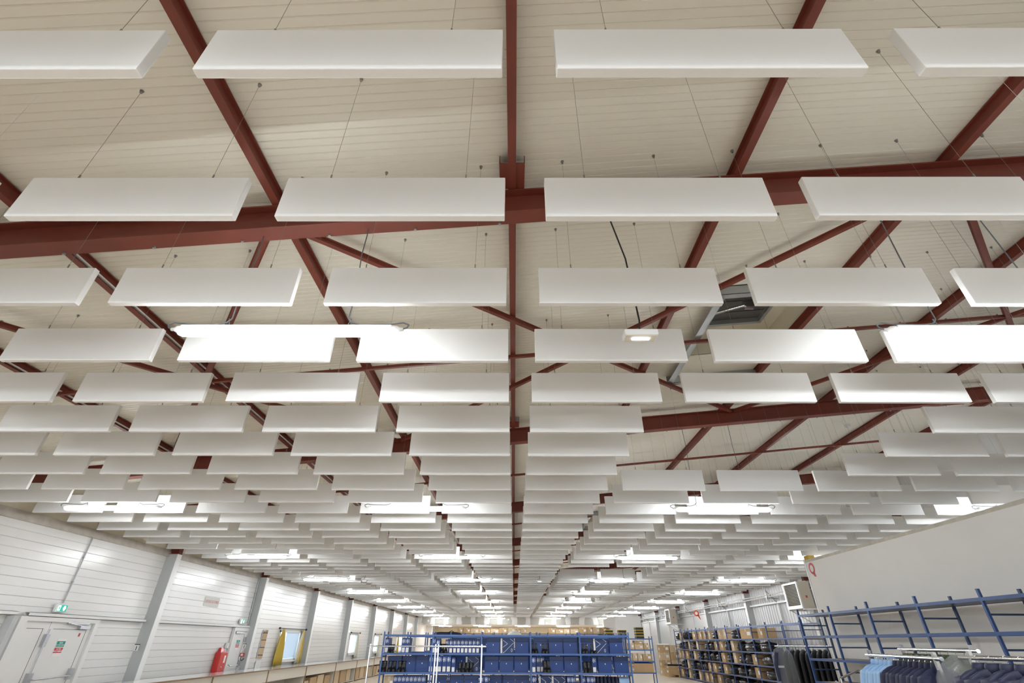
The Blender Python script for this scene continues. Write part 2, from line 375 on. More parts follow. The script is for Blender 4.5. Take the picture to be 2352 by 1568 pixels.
o = far.build('distant_baffles', M['baffle'], loc=(0, 0, H)); tag(o, 'dense far rows of white acoustic baffles towards the end wall', 'acoustic panels'); o['kind'] = 'stuff'
o = near_.build('rear_baffles', M['baffle'], loc=(0, 0, H)); tag(o, 'white acoustic baffles above and behind the viewer, beyond the picture edges', 'acoustic panels'); o['kind'] = 'stuff'

# ------------------------------------------------------------------ tube lamps
def lens_profile(hw, y0, z0, n=8):
    return [(hw * cos(pi + pi * i / n) * 1.0, z0 + .03 * sin(pi + pi * i / n)) for i in range(n + 1)]
def make_lamp_parts():
    body = MB().box(-.73, .73, -.034, .034, .012, .052)
    rings = []
    for x, s in ((-.75, .35), (-.742, .7), (-.72, .95), (-.69, 1), (.69, 1), (.72, .95), (.742, .7), (.75, .35)):
        rings.append([(x, .040 * s * cos(a), .012 - .0 + (.020 * s * sin(a) if sin(a) > 0 else .036 * s * sin(a))) for a in [2 * pi * i / 16 for i in range(16)]])
    diff = MB().loft(rings)
    cap = MB().loft([[(x, r * cos(a), .03 + r * sin(a)) for a in [2 * pi * i / 10 for i in range(10)]] for x, r in ((0, .03), (.03, .026), (.05, .014), (.075, .012))])
    return body.mesh('housing', M['lampbody'], bevel=.008), diff.mesh('diffuser', M['diff']), cap.mesh('end_cap', M['lampbody'])
hm, dm, cm = make_lamp_parts()
LX = [-6.5, -1.575, 3.35, 8.18]
for k in range(-2, 10):
    for j, x in enumerate(LX):
        y = Y0 + BAY * k if k < 9 else 48.77
        if k == 0 and j == 3: pass
        t = thing('tube_lamp', (x, y, 1.80), 'lit white tube lamp, %s in the %s' % (['leftmost', 'second from left', 'third from left', 'rightmost'][j], rowname(k).replace('row', 'lamp row') if k >= 0 else 'lamp row behind the viewer'), 'lamp', 'suspended tube lamps')
        if k == -2: t['label'] = t['label'] + ', farther back'
        link('housing', hm, t); link('diffuser', dm, t); link('end_cap', cm, t, (.73, 0, 0)); link('end_cap', cm, t, (-.73, 0, 0), pi)
        L = roof(x, 2.905) - 1.80
        for s in (-1, 1):
            xx = s * .41
            c = MB().tube((xx, 0, .05), (xx + .02 * s, 0, .12), .004, 5).path([(xx, 0, .12), (xx + .01 * s, 0, L * .4), (xx - .01 * s, 0, L * .75), (xx, 0, L + .04 * s)], .0045 if k < 3 else .006, 5)
            pts = [(xx, 0, .12), (xx + s * .03, 0, .085), (xx + s * .09, 0, .07), (s * .70, 0, .075), (s * .80, 0, .085), (s * .84, 0, .07), (s * .83, 0, .045), (s * .79, 0, .03)]
            c.path(pts, .0055, 6)
            c.build('cable', M['cable'], t)
# emergency light blocks
emb = MB().box(-.115, .115, -.05, .05, 0, .045).mesh('housing', M['lampbody'], bevel=.006)
emf = MB().box(-.105, .105, -.042, .042, -.004, .0).mesh('face_plate', M['emface'])
eml = MB().box(-.06, .06, -.012, .012, -.012, -.003).mesh('lens', M['emlens'], bevel=.004)
for (x, k) in ((.87, 0), (-5.17, 3), (.87, 3), (6.87, 3), (.87, 6), (-5.17, 6), (6.87, 6)):
    y = Y0 + BAY * k + .03
    where = {.87: 'right of the central gap', -5.17: 'on the left side', 6.87: 'on the right side'}[x]
    t = thing('emergency_light', (x, y, 1.78), 'small white emergency light on a cable, %s, %s' % (where, 'nearest one' if k == 0 else ('halfway along the hall' if k == 3 else 'far down the hall')), 'emergency light', 'emergency lights')
    link('housing', emb, t); link('face_plate', emf, t); link('lens', eml, t)
    L = roof(x, 2.905) - 1.78
    MB().path([(0, 0, .045), (.012, 0, .15), (-.015, 0, L * .6), (-.10, 0, L)], .006, 6).build('cable', M['black'], t)
    MB().path([(-.02, 0, .046), (-.07, 0, .06), (-.05, .02, .075), (0, 0, .08)], .004, 5).build('cable_loop', M['cable'], t)
for (x, y, l) in ((-3.9 * .88, 4.99 * .88 + .4, 'round white smoke detector on the left purlin near the hanging lamp'), (6.87, 9.3, 'round white smoke detector on the right of the open roof area')):
    t = thing('smoke_detector', (x, y, roof(x, 3.12)), l, 'smoke detector')
    MB().tube((0, 0, 0), (0, 0, .04), .05, 20).build('base', M['whitepaint'], t); MB().tube((0, 0, -.03), (0, 0, 0), .025, 16, .042).build('sensor_head', M['whitepaint'], t)

# ------------------------------------------------------------------ left wall
WINS = [(20.95, 23.05, -.62, .36), (30.0, 31.4, -.55, .36), (35.2, 36.5, -.56, .36), (42.0, 44.4, -.62, .36), (46.3, 47.4, -.6, .36)]
def plank_profile(z0, z1, pitch):
    n = max(1, round((z1 - z0) / pitch)); p = (z1 - z0) / n; out = []
    for i in range(n):
        a = z0 + i * p
        out += [(a, -.012), (a + .006, 0), (a + p * .5 - .007, .0), (a + p * .5 - .004, -.008), (a + p * .5 + .003, -.008), (a + p * .5 + .006, .003), (a + p - .006, .003)]
    out.append((z1, -.012)); return out
def wall_seg(mb, y0, y1, z0, z1, pitch=.3):
    pr = plank_profile(z0, z1, pitch); vs = []
    for (z, dx) in pr: vs += [(XWL + dx, y0, z), (XWL + dx, y1, z)]
    mb.add(vs, [(2 * i, 2 * i + 1, 2 * i + 3, 2 * i + 2) for i in range(len(pr) - 1)])
wl = MB(); y = YB
wl.box(XWL - .1, XWL - .02, YB, 20.95, -H, 1.87); 
edges = [YB] + [v for w in WINS for v in w[:2]] + [YEND]
for i in range(0, len(edges) - 1):
    a, b = edges[i], edges[i + 1]
    if i % 2 == 0:
        wall_seg(wl, a, b, .38, 1.82, .3); wall_seg(wl, a, b, -H, .38, .29)
        if i: wl.box(XWL - .1, XWL - .02, a, b, -H, 1.87)
    else:
        w = WINS[(i - 1) // 2]
        wall_seg(wl, a, b, .38, 1.82, .3); wall_seg(wl, a, b, -H, w[2], .29)
        wl.box(XWL - .1, XWL - .02, a, b, -H, w[2]).box(XWL - .1, XWL - .02, a, b, w[3], 1.87)
struct(wl.build('wall_left', M['wallpanel']))
struct(MB().hexa([(XWL - .05, YB, 1.81), (XWL + .06, YB, 1.81), (XWL + .06, YEND, 1.81), (XWL - .05, YEND, 1.81), (XWL - .05, YB, 1.97), (XWL + .015, YB, 1.97), (XWL + .015, YEND, 1.97), (XWL - .05, YEND, 1.97)]).build('trim_1', M['dirty']))
struct(MB().box(XWL - .1, XWL - .02, YB, YEND, 1.97, roof(XWL) + .02).build('trim_2', M['cream']))
# rails along the wall
for i, (a, b) in enumerate(((YB, 9.6), (9.83, 13.05), (13.4, 18.5), )):
    m = MB().box(0, .09, a, b, .375, .435)
    place('wall_rail', MB().box(0, .09, 0, b - a, 0, .006).box(0, .006, 0, b - a, 0, .06).box(0, .09, 0, b - a, .054, .06).box(.084, .09, 0, b - a, 0, .06).mesh('wall_rail', M['whitepaint']), (XWL + .012, a, .375),
          'white steel rail along the left wall ' + ('left of the double door', 'above the double door', 'above the red extinguisher cabinet')[i], 'rail')
# columns, left and right
def column(x, y, zt, side, lab, ztop, m=M['colgrey']):
    t = thing('steel_column', (x, y, -H), lab, 'column', 'grey steel columns')
    h = zt + H; d = .27 * side
    MB().box(min(0, d * .04), max(0, d * .04), -.09, .09, 0, h).build('inner_flange', M['whitepaint'], t)
    MB().box(min(d * .04, d), max(d * .04, d), -.006, .006, 0, h).build('web', m, t)
    MB().box(min(d * .95, d), max(d * .95, d), -.09, .09, 0, h).build('outer_flange', m, t)
    if side < 0: MB().box(d * .95, d * .04, -.085, -.075, 0, h).build('side_plate', m, t)
    else: MB().box(d * .04, d * .95, -.085, -.075, 0, h).build('side_plate', m, t)
    MB().box(min(0, d), max(0, d), -.09, .09, h, h + .012).box(min(0, d), max(0, d), -.008, .008, h + .01, ztop + H).box(min(0, d * .05), max(0, d * .05), -.075, .075, h + .01, ztop + H).build('column_head', M['red'], t)
for k in range(1, 10):
    yc = min(13.2 + BAY * (k - 2), 49.1)
    column(XL, yc, 1.87, -1, 'pale grey steel column against the left wall, ' + ORD[k - 1] + ' from the viewer', roof(XL, 2.90))
for k in range(2, 10):
    yc = min(13.2 + BAY * (k - 2), 49.1)
    column(XR, yc, 1.83, 1, 'grey steel column against the right wall, ' + ORD[k - 2] + ' from the viewer', roof(XR, 2.90))

# double door (door_1)
def door_double():
    t = bpy.data.objects.new('door_1', None); col.objects.link(t); t.location = (XWL, 10.7, 0); struct(t)
    z0, zt = -H, .30
    MB().box(.01, .10, -1.0, -.84, z0, zt + .07).box(.01, .10, .80, .90, z0, zt + .07).box(.01, .10, -.84, .80, zt, zt + .07).build('door_frame', M['whitepaint'], t)
    for nm, a, b in (('door_leaf', -.84, -.26), ('door_leaf', -.25, .80)):
        MB().box(.015, .055, a, b, z0, zt).build(nm, M['whitepaint'], t)
        g = MB(); p0, p1, q0, q1 = a + .1, b - .12, z0 + .1, zt - .11
        g.box(.054, .058, p0, p1, q1 - .006, q1).box(.054, .058, p1 - .006, p1, q0, q1)
        g.build('groove_line', M['black'], t)  # raised black strips draw the dark line of the panel's inset groove
    MB().tube((.10, -.27, .18), (.10, -.27, -1.4), .011, 8).box(.055, .12, -.31, -.23, -.10, .10).box(.055, .13, -.32, -.23, -.66, -.50).build('vertical_bolt', M['alu'], t)
    MB().box(.055, .12, .62, .70, -.64, -.46).build('bar_end', M['alu'], t)
    MB().path([(.11, -.27, -.58), (.15, -.22, -.60), (.16, .60, -.575), (.12, .66, -.56)], .013, 8).build('panic_bar', M['alu'], t)
    MB().box(.055, .12, .42, .68, .195, .255).build('door_closer', M['alu'], t)
    MB().bar((.09, .5, .25), (.13, .12, .285), .02, .012).box(.056, .10, .1, .66, .275, .30).build('closer_arm', M['alu'], t)
door_double()
place('wall_post', MB().box(0, .14, -.05, .05, 0, 1.98).mesh('wall_post', M['colgrey']), (XWL + .01, 9.55, -H), 'grey steel post left of the double door', 'post')
def notice(y, z, s, lab, xo=XWL + .058):
    t = thing('door_notice', (xo, y, z), lab, 'notice')
    MB().box(0, .002, -.11 * s, .11 * s, -.145 * s, .145 * s).build('paper', M['label'], t)
    MB().box(.002, .003, -.1 * s, .1 * s, .01 * s, .10 * s).build('green_panel', M['signgreen'], t)
    MB().box(.002, .003, -.1 * s, .1 * s, -.09 * s, -.002 * s).build('red_panel', M['signred'], t)
    text('ISSUE\nDE SECOURS', .036 * s, M['print'], t, (.004, 0, .055 * s)); text('NE PAS\nENCOMBRER', .036 * s, M['print'], t, (.004, 0, -.046 * s))
notice(10.87, -.11, 1.0, 'white paper notice with green and red panels on the double door')
place('warning_sticker', MB().box(0, .002, -.02, .02, -.03, .03).mesh('warning_sticker', M['signred']), (XWL + .058, 11.24, .1), 'tiny red sticker near the top corner of the double door', 'sticker')
# exit signs
def exit_sign(y, z, lab, s=1.0, x=XWL + .02):
    t = thing('exit_sign', (x, y, z), lab, 'exit sign', 'green exit signs')
    MB().box(0, .05, -.14 * s, .14 * s, -.07 * s, .07 * s).build('casing', M['lampbody'], t, bevel=.006)
    MB().box(.05, .053, -.105 * s, .12 * s, -.055 * s, .055 * s).build('sign_face', M['exitgreen'], t)
    w = MB(); f = .054
    w.box(f - .001, f + .001, -.1 * s, -.04 * s, -.045 * s, .045 * s)
    w.ngon([(f, .02 * s, 0), (f, .035 * s, .03 * s), (f, .055 * s, .045 * s), (f, .075 * s, .03 * s), (f, .09 * s, 0), (f, .075 * s, -.03 * s), (f, .055 * s, -.045 * s), (f, .035 * s, -.03 * s)], (.001, 0, 0))
    w.build('pictogram', M['exitwhite'], t)
    MB().ngon([(.056, -.075 * s, .03 * s), (.056, -.06 * s, .03 * s), (.056, -.055 * s, .0), (.056, -.05 * s, -.04 * s), (.056, -.06 * s, -.04 * s), (.056, -.068 * s, -.01 * s), (.056, -.09 * s, -.04 * s), (.056, -.09 * s, -.03 * s), (.056, -.08 * s, 0)], (.001, 0, 0)).build('running_figure', M['exitgreen'], t)
exit_sign(10.52, .53, 'small lit green exit sign above the double door')
exit_sign(17.78, .54, 'small lit green exit sign above the narrow single door')
exit_sign(29.6, .46, 'tiny distant lit green exit sign above the second window')
place('wall_conduit', MB().tube((0, 0, 0), (0, .03, 1.5), .012, 8).box(-.02, .02, -.015, .02, .35, .38).box(-.02, .02, -.005, .03, .8, .83).box(-.02, .02, 0, .04, 1.2, 1.23).mesh('wall_conduit', M['galv']), (XWL + .02, 10.56, .62), 'thin grey cable conduit running up from the exit sign over the double door', 'conduit')
place('wall_conduit', MB().tube((0, 0, 0), (0, 0, 1.5), .02, 8).box(-.03, .03, -.03, .03, .3, .33).box(-.03, .03, -.03, .03, .9, .93).mesh('wall_conduit', M['galv']), (XWL + .03, 18.24, .46), 'grey pipe with black cable running down beside the second column', 'conduit')
# no smoking sign
t = thing('no_smoking_sign', (XWL + .008, 15.77, .965), 'white rectangular sign with faded red lettering high on the left wall', 'sign')
MB().box(0, .004, -.40, .40, -.12, .12).build('board', M['label'], t)
text('DEFENSE DE FUMER', .105, mat('faded_red', (.62, .3, .29), .6), t, (.005, 0, .0), sx=.78)
place('wall_sign', MB().box(0, .004, -.35, .35, -.11, .11).mesh('wall_sign', mat('faded_pink_sign', (.75, .6, .58), .6)), (XWL + .008, 42.6, .95), 'distant pale pink sign high on the left wall', 'sign')
# single door (door_2)
t = bpy.data.objects.new('door_2', None); col.objects.link(t); t.location = (XWL, 17.88, 0); struct(t)
MB().box(.01, .09, -.5, -.42, -H, .37).box(.01, .09, .38, .46, -H, .37).box(.01, .09, -.42, .38, .28, .37).build('door_frame', M['whitepaint'], t)
MB().box(.015, .05, -.42, .38, -H, .28).build('door_leaf', M['whitepaint'], t)
MB().box(.049, .053, -.3, .29, .196, .202).box(.049, .053, .285, .291, -1.5, .2).build('groove_line', M['black'], t)  # same black strips for the inset groove of this leaf
MB().box(.05, .11, -.38, -.1, .21, .265).build('door_closer', M['alu'], t)
MB().path([(.08, -.36, -.60), (.14, -.32, -.64), (.14, .28, -.62), (.08, .34, -.6)], .012, 8).box(.05, .1, .3, .38, -.66, -.5).box(.05, .1, .3, .38, -.02, .12).build('panic_bar', M['alu'], t)
notice(17.86, -.07, 1.05, 'white paper notice with green and red panels on the narrow single door', XWL + .053)
# red cabinet
t = thing('extinguisher_cabinet', (XWL + .02, 16.95, -1.0), 'tall red extinguisher cabinet beside the narrow door on the left wall', 'cabinet')
MB().box(0, .15, -.21, .21, 0, .73).build('body', M['redpaint'], t, bevel=.01)
MB().box(.15, .165, -.195, .195, .02, .71).build('door', M['redpaint'], t, bevel=.004)
MB().box(.165, .168, .04, .13, .46, .64).build('label_plate', M['label'], t)
MB().tube((.165, -.02, .36), (.18, -.02, .36), .02, 10).build('lock', M['alu'], t)
MB().hexa([(0, -.12, .73), (.1, -.12, .73), (.1, .1, .73), (0, .1, .73), (0, -.06, .84), (.06, -.06, .84), (.06, .05, .84), (0, .05, .84)]).build('cap', M['redpaint'], t)
t = thing('alarm_call_point', (XL - .13, 18.29 - .1, -.36), 'small red fire alarm call point on the side of the second column', 'alarm')
MB().box(-.06, .06, -.05, 0, -.05, .05).build('casing', M['redpaint'], t); MB().box(-.035, .035, -.053, -.05, -.03, .03).build('glass_plate', M['label'], t)
MB().path([(-.02, -.02, -.05), (-.03, -.02, -.12), (.02, -.02, -.16), (.08, -.02, -.1)], .01, 6).build('cable', M['black'], t)
for (yy, lab) in ((13.1, 'small white plate with black key symbol on the first visible column'), (18.28, 'small white plate with black key symbol on the second column, above the call point')):
    t = thing('column_plate', (XL - .14, yy - .10, -.13), lab, 'plate', 'white plates on columns')
    MB().box(-.05, .05, -.005, 0, -.06, .05).build('plate', M['label'], t); MB().box(-.06, .06, -.008, 0, .055, .07).box(-.008, .008, -.008, -.004, -.05, .03).build('symbol', M['ink'], t)
place('junction_box', MB().box(0, .07, -.05, .05, 0, .14).mesh('junction_box', M['lampbody'], bevel=.005), (XWL + .02, 17.22, -.18), 'small white junction box above the red cabinet', 'junction box')
# mirror
t = thing('wall_mirror', (XWL + .02, 19.69, -.78), 'tall narrow mirror on the left wall reflecting blue shelving', 'mirror')
MB().box(0, .015, -.2, .2, .28, 1.12).build('glass', M['mirror'], t); MB().box(0, .02, -.19, .19, 0, .22).build('white_reflection', M['label'], t)  # white plate paints a reflection into the mirror's lower part
# windows, curtains
outs = mat('outside_cladding', (.62, .72, .86), .6)
for i, (a, b, z0, z1) in enumerate(WINS):
    t = bpy.data.objects.new('window_%d' % (i + 1), None); col.objects.link(t); t.location = (XWL, (a + b) / 2, 0); struct(t)
    h = (b - a) / 2; fr = MB().box(-.08, .03, -h, -h + .07, z0, z1).box(-.08, .03, h - .07, h, z0, z1).box(-.08, .03, -h, h, z1 - .06, z1).box(-.08, .03, -h, h, z0, z0 + .06)
    if i in (0, 3): fr.box(-.06, .02, -h * .55, -h * .55 + .07, z0, z1)
    fr.build('window_frame', M['whitepaint'], t)
    MB().box(-.045, -.04, -h, h, z0, z1).build('pane', M['glass'], t)
    MB().box(-.02, .10, -h - .05, h + .05, z0 - .04, z0).build('window_sill', M['whitepaint'], t)
# slatted blind in the first window
t = thing('vertical_blind', (XWL - .01, 22.3, -.55), 'pale blue-white vertical slat blind behind the first window pane', 'blind')
hs = MB()
for i in range(16): hs.hexa([(-.012, -.60 + i * .078, 0), (-.006, -.60 + i * .078, 0), (.0, -.54 + i * .078, 0), (-.006, -.54 + i * .078, 0), (-.012, -.60 + i * .078, .84), (-.006, -.60 + i * .078, .84), (.0, -.54 + i * .078, .84), (-.006, -.54 + i * .078, .84)])
bm_ = mat('blind_slats', (.78, .87, .95), .6); bm_.node_tree.nodes['Principled BSDF'].inputs['Transmission Weight'].default_value = .6
hs.build('slats', bm_, t); MB().box(-.02, .01, -.62, .62, .84, .87).build('head_rail', M['whitepaint'], t)
def curtain(y, wtop, wbot, m, lab, y_tie=0):
    n = 40; rings = []
    for z, w, dy in ((-1.14, wbot, 0), (-.9, wbot * .97, 0), (-.5, wbot * .8, y_tie * .3), (-.2, wbot * .5, y_tie * .7), (-.04, wtop, y_tie), (.0, wtop * 1.1, y_tie)):
        front = [(.05 + .03 * sin(i * 1.55) * (w / wbot), dy + (i / (n - 1) - .5) * w, z) for i in range(n)]
        back = [(p[0] - .012, p[1], z) for p in reversed(front)]
        rings.append(front + back)
    place('curtain', MB().loft(rings).mesh('curtain', m), (XWL + .05, y, .40), lab, 'curtain', 'window curtains')
curtain(21.1, .16, .75, M['curtain'], 'yellow curtain gathered on the left of the nearest window')
curtain(23.08, .16, .5, M['curtain'], 'yellow curtain at the right side of the nearest window', .05)
curtain(22.92, .1, .36, M['curtain2'], 'pale curtain lining beside the yellow one, right of the nearest window', .2)
curtain(31.3, .2, .6, M['curtain2'], 'cream yellow curtain at the second window')
curtain(36.3, .2, .6, M['curtain2'], 'cream curtain at the third window behind the column')
curtain(42.3, .2, .6, M['curtain'], 'yellow curtain at the left of the fourth window')
curtain(44.2, .2, .5, M['curtain2'], 'pale curtain at the right of the fourth window')
for (a, b, lab) in ((20.7, 23.3, 'nearest window'), (29.9, 31.6, 'second window'), (35.1, 36.7, 'third window'), (41.9, 44.6, 'fourth window')):
    t = thing('curtain_rod', (XWL + .10, a, .42), 'dark curtain rod over the ' + lab, 'curtain rod', 'dark curtain rods')
    MB().tube((0, 0, 0), (0, b - a, 0), .012, 8).build('rod', M['black'], t)
    MB().tube((0, -.05, 0), (0, 0, 0), .035, 10).build('finial', M['black'], t); MB().tube((0, b - a, 0), (0, b - a + .05, 0), .035, 10).build('finial', M['black'], t)

# ------------------------------------------------------------------ long counter with open shelving
CX, CT = -7.75, -.75
t = thing('counter_worktop', (0, 0, 0), 'long glossy pale worktop running beneath the left windows', 'worktop')
MB().box(-8.5, CX + .02, 11.6, 38.6, CT - .03, CT).build('slab', M['top'], t); MB().box(CX + .02, CX + .03, 11.6, 38.6, CT - .03, CT).build('edge_strip', M['brown'], t)
CY = [11.7, 15.0, 18.3, 21.6, 25.1, 28.4, 31.85, 35.2, 38.5]
for i in range(len(CY) - 1):
    a, b = CY[i], CY[i + 1]; t = thing('counter_unit', (-8.1, (a + b) / 2, -H), 'open cream shelf unit under the long worktop, ' + ORD[i] + ' from the viewer', 'shelf unit', 'cream counter units')
    h = (b - a) / 2; hh = CT - .03 + H
    MB().box(-.38, -.36, -h, h, 0, hh).build('back_panel', M['laminate'], t)
    MB().box(-.36, .31, h - .03, h - .002, 0, hh).box(-.36, .31, -h + .002, -h + .03, 0, hh).build('side_panel', M['laminate'], t)
    MB().box(.31, .345, -h, -h + .05, 0, hh).build('edge_post', M['brown'], t)
    MB().box(.31, .33, -h + .05, h, hh - .30, hh - .002).build('apron', M['laminate'], t)
    MB().box(-.36, .31, -h + .03, h - .03, .04, .06).build('bottom_shelf', M['laminate'], t)

# ------------------------------------------------------------------ cartons, bags, boots, boxes
def carton_meshes(nm, w, d, h, m, opened=False):
    b = MB().box(-w / 2, w / 2, -d / 2, d / 2, 0, h).mesh(nm + '_body', m, bevel=.004)
    tp = MB().box(-.03, .03, -d / 2 - .001, d / 2 + .001, h, h + .0015).box(-.03, .03, -d / 2 - .0015, -d / 2, h * .7, h).box(-.03, .03, d / 2, d / 2 + .0015, h * .7, h).mesh(nm + '_tape', M['tape'])
    lb = MB().box(w * .1, w * .38, -d / 2 - .002, -d / 2, h * .35, h * .7).box(-w / 2 - .002, -w / 2, -d * .3, d * .05, h * .3, h * .65).mesh(nm + '_label', M['label'])
    return b, tp, lb
CART = {}
def carton(x, y, z, w, d, h, lab, group=None, m='card', rz=0, tilt=0):
    key = (round(w, 2), round(d, 2), round(h, 2), m)
    if key not in CART: CART[key] = carton_meshes('carton', w, d, h, M[m])
    b, tp, lb = CART[key]
    t = thing('cardboard_box', (x, y, z), lab, 'box', group, rz)
    if tilt: t.rotation_euler[0] = tilt
    link('body', b, t); link('tape', tp, t); link('shipping_label', lb, t); return t
k = 0
for i, (y, w, h) in enumerate(((21.95, .55, .30), (22.75, .7, .38), (23.55, .7, .42), (24.45, .65, .36), (25.6, .75, .50), (26.55, .8, .48), (27.45, .6, .45), (28.9, .7, .46), (29.75, .7, .50), (30.6, .7, .48), (31.3, .5, .42), (32.4, .7, .4), (33.3, .7, .4), (34.3, .6, .4))):
    u = 'third fourth fifth sixth seventh'.split()
    carton(-8.09 + .01 * (i % 3), y, -H + .07, .52, w, h, 'brown cardboard box on the bottom of the long counter shelves, %s from the viewer' % ORD[i], 'cartons inside the long counter', 'card' if i % 2 else 'card2')
    k += 1
# cartons stacked on those further along
for i, (y, w) in enumerate(((28.95, .6), (29.8, .62), (30.6, .6))):
    carton(-8.10, y, -H + .07 + (.463, .503, .483)[i], .5, w, .0 + .06, 'flat brown box lying on the cartons under the counter, %s of three' % ORD1[i], 'flat boxes in the counter', 'card2')

def bag_mesh(seed):
    rnd = random.Random(seed); bm = bmesh.new(); bmesh.ops.create_icosphere(bm, subdivisions=4, radius=1)
    ph = [rnd.uniform(0, 6.28) for _ in range(6)]
    for v in bm.verts:
        x, y, z = v.co; a = math.atan2(y, x)
        r = 1 + .06 * sin(5 * a + ph[0] + 2 * z) + .045 * sin(9 * a + ph[1]) * (.4 + .6 * z) + .05 * sin(4 * z * 2 + ph[2]) + .04 * sin(7 * x + ph[3]) * sin(6 * y + ph[4])
        if z < 0: z *= .8
        s = 1.0
        rr = sqrt(max(0, x * x + y * y)); sw = (1 - abs(z) ** 2.6) ** .45 / max(.12, rr) * rr if abs(z) < 1 else 0
        if rr > .05: s = min(1.6, (1 - min(1, abs(z)) ** 3.2) ** .4 / rr) * .96
        v.co = (x * r * s, y * r * s, (z + .78) * .56 + (.10 if z > .985 else 0))
    me = bpy.data.meshes.new('sack'); bm.to_mesh(me); bm.free()
    zs = [v.co.z for v in me.vertices]; z0 = min(zs); k = 1 / (max(zs) - z0)
    for v in me.vertices: v.co.z = (v.co.z - z0) * k; v.co.x *= .47; v.co.y *= .47
    for p in me.polygons: p.use_smooth = True
    me.materials.append(M['bag']); return me
BAGS = [bag_mesh(i) for i in range(4)]
def bag(x, y, z, w, d, h, lab, group, i=0, rz=0):
    o = place('plastic_sack', BAGS[i % 4], (x, y, z), lab, 'bag', group, rz); o.scale = (w, d, h); return o

# shelf rack: bays along local +X, depth along +Y
def rack(name, origin, rz, nb, bay, depth, levels, ztop, lab, m='blue', boards=True, rungs=(), cat='shelf rack', group=None, boardz=None):
    t = thing(name, origin, lab, cat, group, rz)
    for i in range(nb + 1):
        for yy in (0, depth):
            MB().box(i * bay - .018, i * bay + .018, yy - .018, yy + .018, 0, ztop).build('upright', M[m] if yy == 0 else M['darkblue'], t)
        for z in rungs: MB().bar((i * bay, 0, z), (i * bay, depth, z), .02, .025).build('rung', M['darkblue'], t)
    for li, z in enumerate(levels):
        b = MB().box(0, nb * bay, -.022, -.004, z - .035, z + .008).box(0, nb * bay, depth + .004, depth + .022, z - .035, z + .008)
        b.build('shelf_beam', M[m], t)
        if boards is True or li in boards:
            MB().box(.01, nb * bay - .01, -.004, depth + .004, z - .012, z).build('shelf_board', M['wood'], t)
    return t

# ------------------------------------------------------------------ central rack with boot boxes
RY, RB, RX0 = 15.0, 1.302, -3.47
SP = .415; LV = [.163 - SP * i + H for i in range(5)]
rack('shelf_rack', (RX0, RY, -H), 0, 5, RB, .45, LV, .24 + H, 'blue boot shelving rack facing the viewer, front one behind the chrome rails', rungs=(.3, .9, 1.3))
rack('shelf_rack', (RX0 + .25, RY + 2.0, -H), 0, 5, RB, .45, LV, .26 + H, 'blue shelving rack standing just behind the front boot rack', rungs=(.3, .9, 1.3))
rack('shelf_rack', (RX0 + .45, RY + 4.2, -H), 0, 5, RB, .45, LV, .28 + H, 'blue shelving rack third from the front, behind the boot racks', rungs=(.3, .9, 1.3))
rack('shelf_rack', (RX0 + .55, RY + 6.8, -H), 0, 5, RB, .45, LV, .28 + H, 'blue shelving rack fourth from the front, behind the boot racks', rungs=(.3, .9, 1.3))
bigme = MB().box(-.18, .18, 0, .14, 0, .265).mesh('tray', M['bluebox'], bevel=.003)
biglid = MB().box(-.183, .183, -.004, .144, .265, .355).mesh('lid', M['bluelid'], bevel=.003)
logo = MB().tube((0, -.003, .20), (0, 0, .20), .011, 12).box(-.009, .009, -.003, 0, .178, .196).mesh('logo', M['print'])
endme = MB().box(-.053, .053, 0, .36, 0, .345).mesh('carcass', M['bluebox'], bevel=.003)
elabel = MB().box(-.038, .038, -.003, 0, .02, .125).mesh('end_label', M['label'])
def ring(cx, cz, a, b, w, y0, y1, n=20):
    m = MB(); o = [(cx + a * cos(2 * pi * i / n), cz + b * sin(2 * pi * i / n)) for i in range(n)]; q = [(cx + (a - w) * cos(2 * pi * i / n), cz + (b - w) * sin(2 * pi * i / n)) for i in range(n)]
    vs = [(x, y0, z) for x, z in o] + [(x, y0, z) for x, z in q] + [(x, y1, z) for x, z in o] + [(x, y1, z) for x, z in q]
    fs = []
    for i in range(n):
        j = (i + 1) % n; fs += [(i, j, n + j, n + i), (2 * n + i, 3 * n + i, 3 * n + j, 2 * n + j), (i, 2 * n + i, 2 * n + j, j)]
    return m.add(vs, fs)
emb_ = ring(-.012, .27, .026, .046, .009, -.003, 0); emb_.box(-.02, -.004, -.003, 0, .252, .288); emb_.box(.03, .038, -.003, 0, .232, .31)
emblem = emb_.mesh('emblem', M['print'])
thumb = MB().tube((0, -.002, .175), (0, 0, .175), .011, 10).mesh('thumb_hole', M['ink'])
patme = MB().box(-.155, .155, 0, .36, 0, .345).mesh('carcass', M['bluelid'], bevel=.003)
pl = MB()
for (x0, z0, x1, z1) in ((-.14, .30, -.02, .22), (-.02, .22, -.14, .14), (-.13, .01, .14, .24), (.05, .33, .14, .27), (-.14, .05, -.13, .01)):
    pl.bar((x0, -.003, z0), (x1, -.003, z1), .004, .007)
patl = pl.mesh('line_pattern', M['print'])
pate = ring(.09, .075, .02, .038, .007, -.004, 0).mesh('emblem', M['print'])
strip = MB().box(-.205, -.16, -.003, .001, .01, .34).mesh('label_strip', M['label'])
LEVN = ['upper', 'middle', 'lower']
BAYN = ['leftmost', 'second', 'middle', 'fourth', 'rightmost']
cnt = {}
def xs(u): return -3.47 + (u - 884) * (6.51 / (1450 - 884))
def nth(kind, bay, lev):
    k = (kind, bay, lev); cnt[k] = cnt.get(k, -1) + 1; return ORD1[cnt[k]]
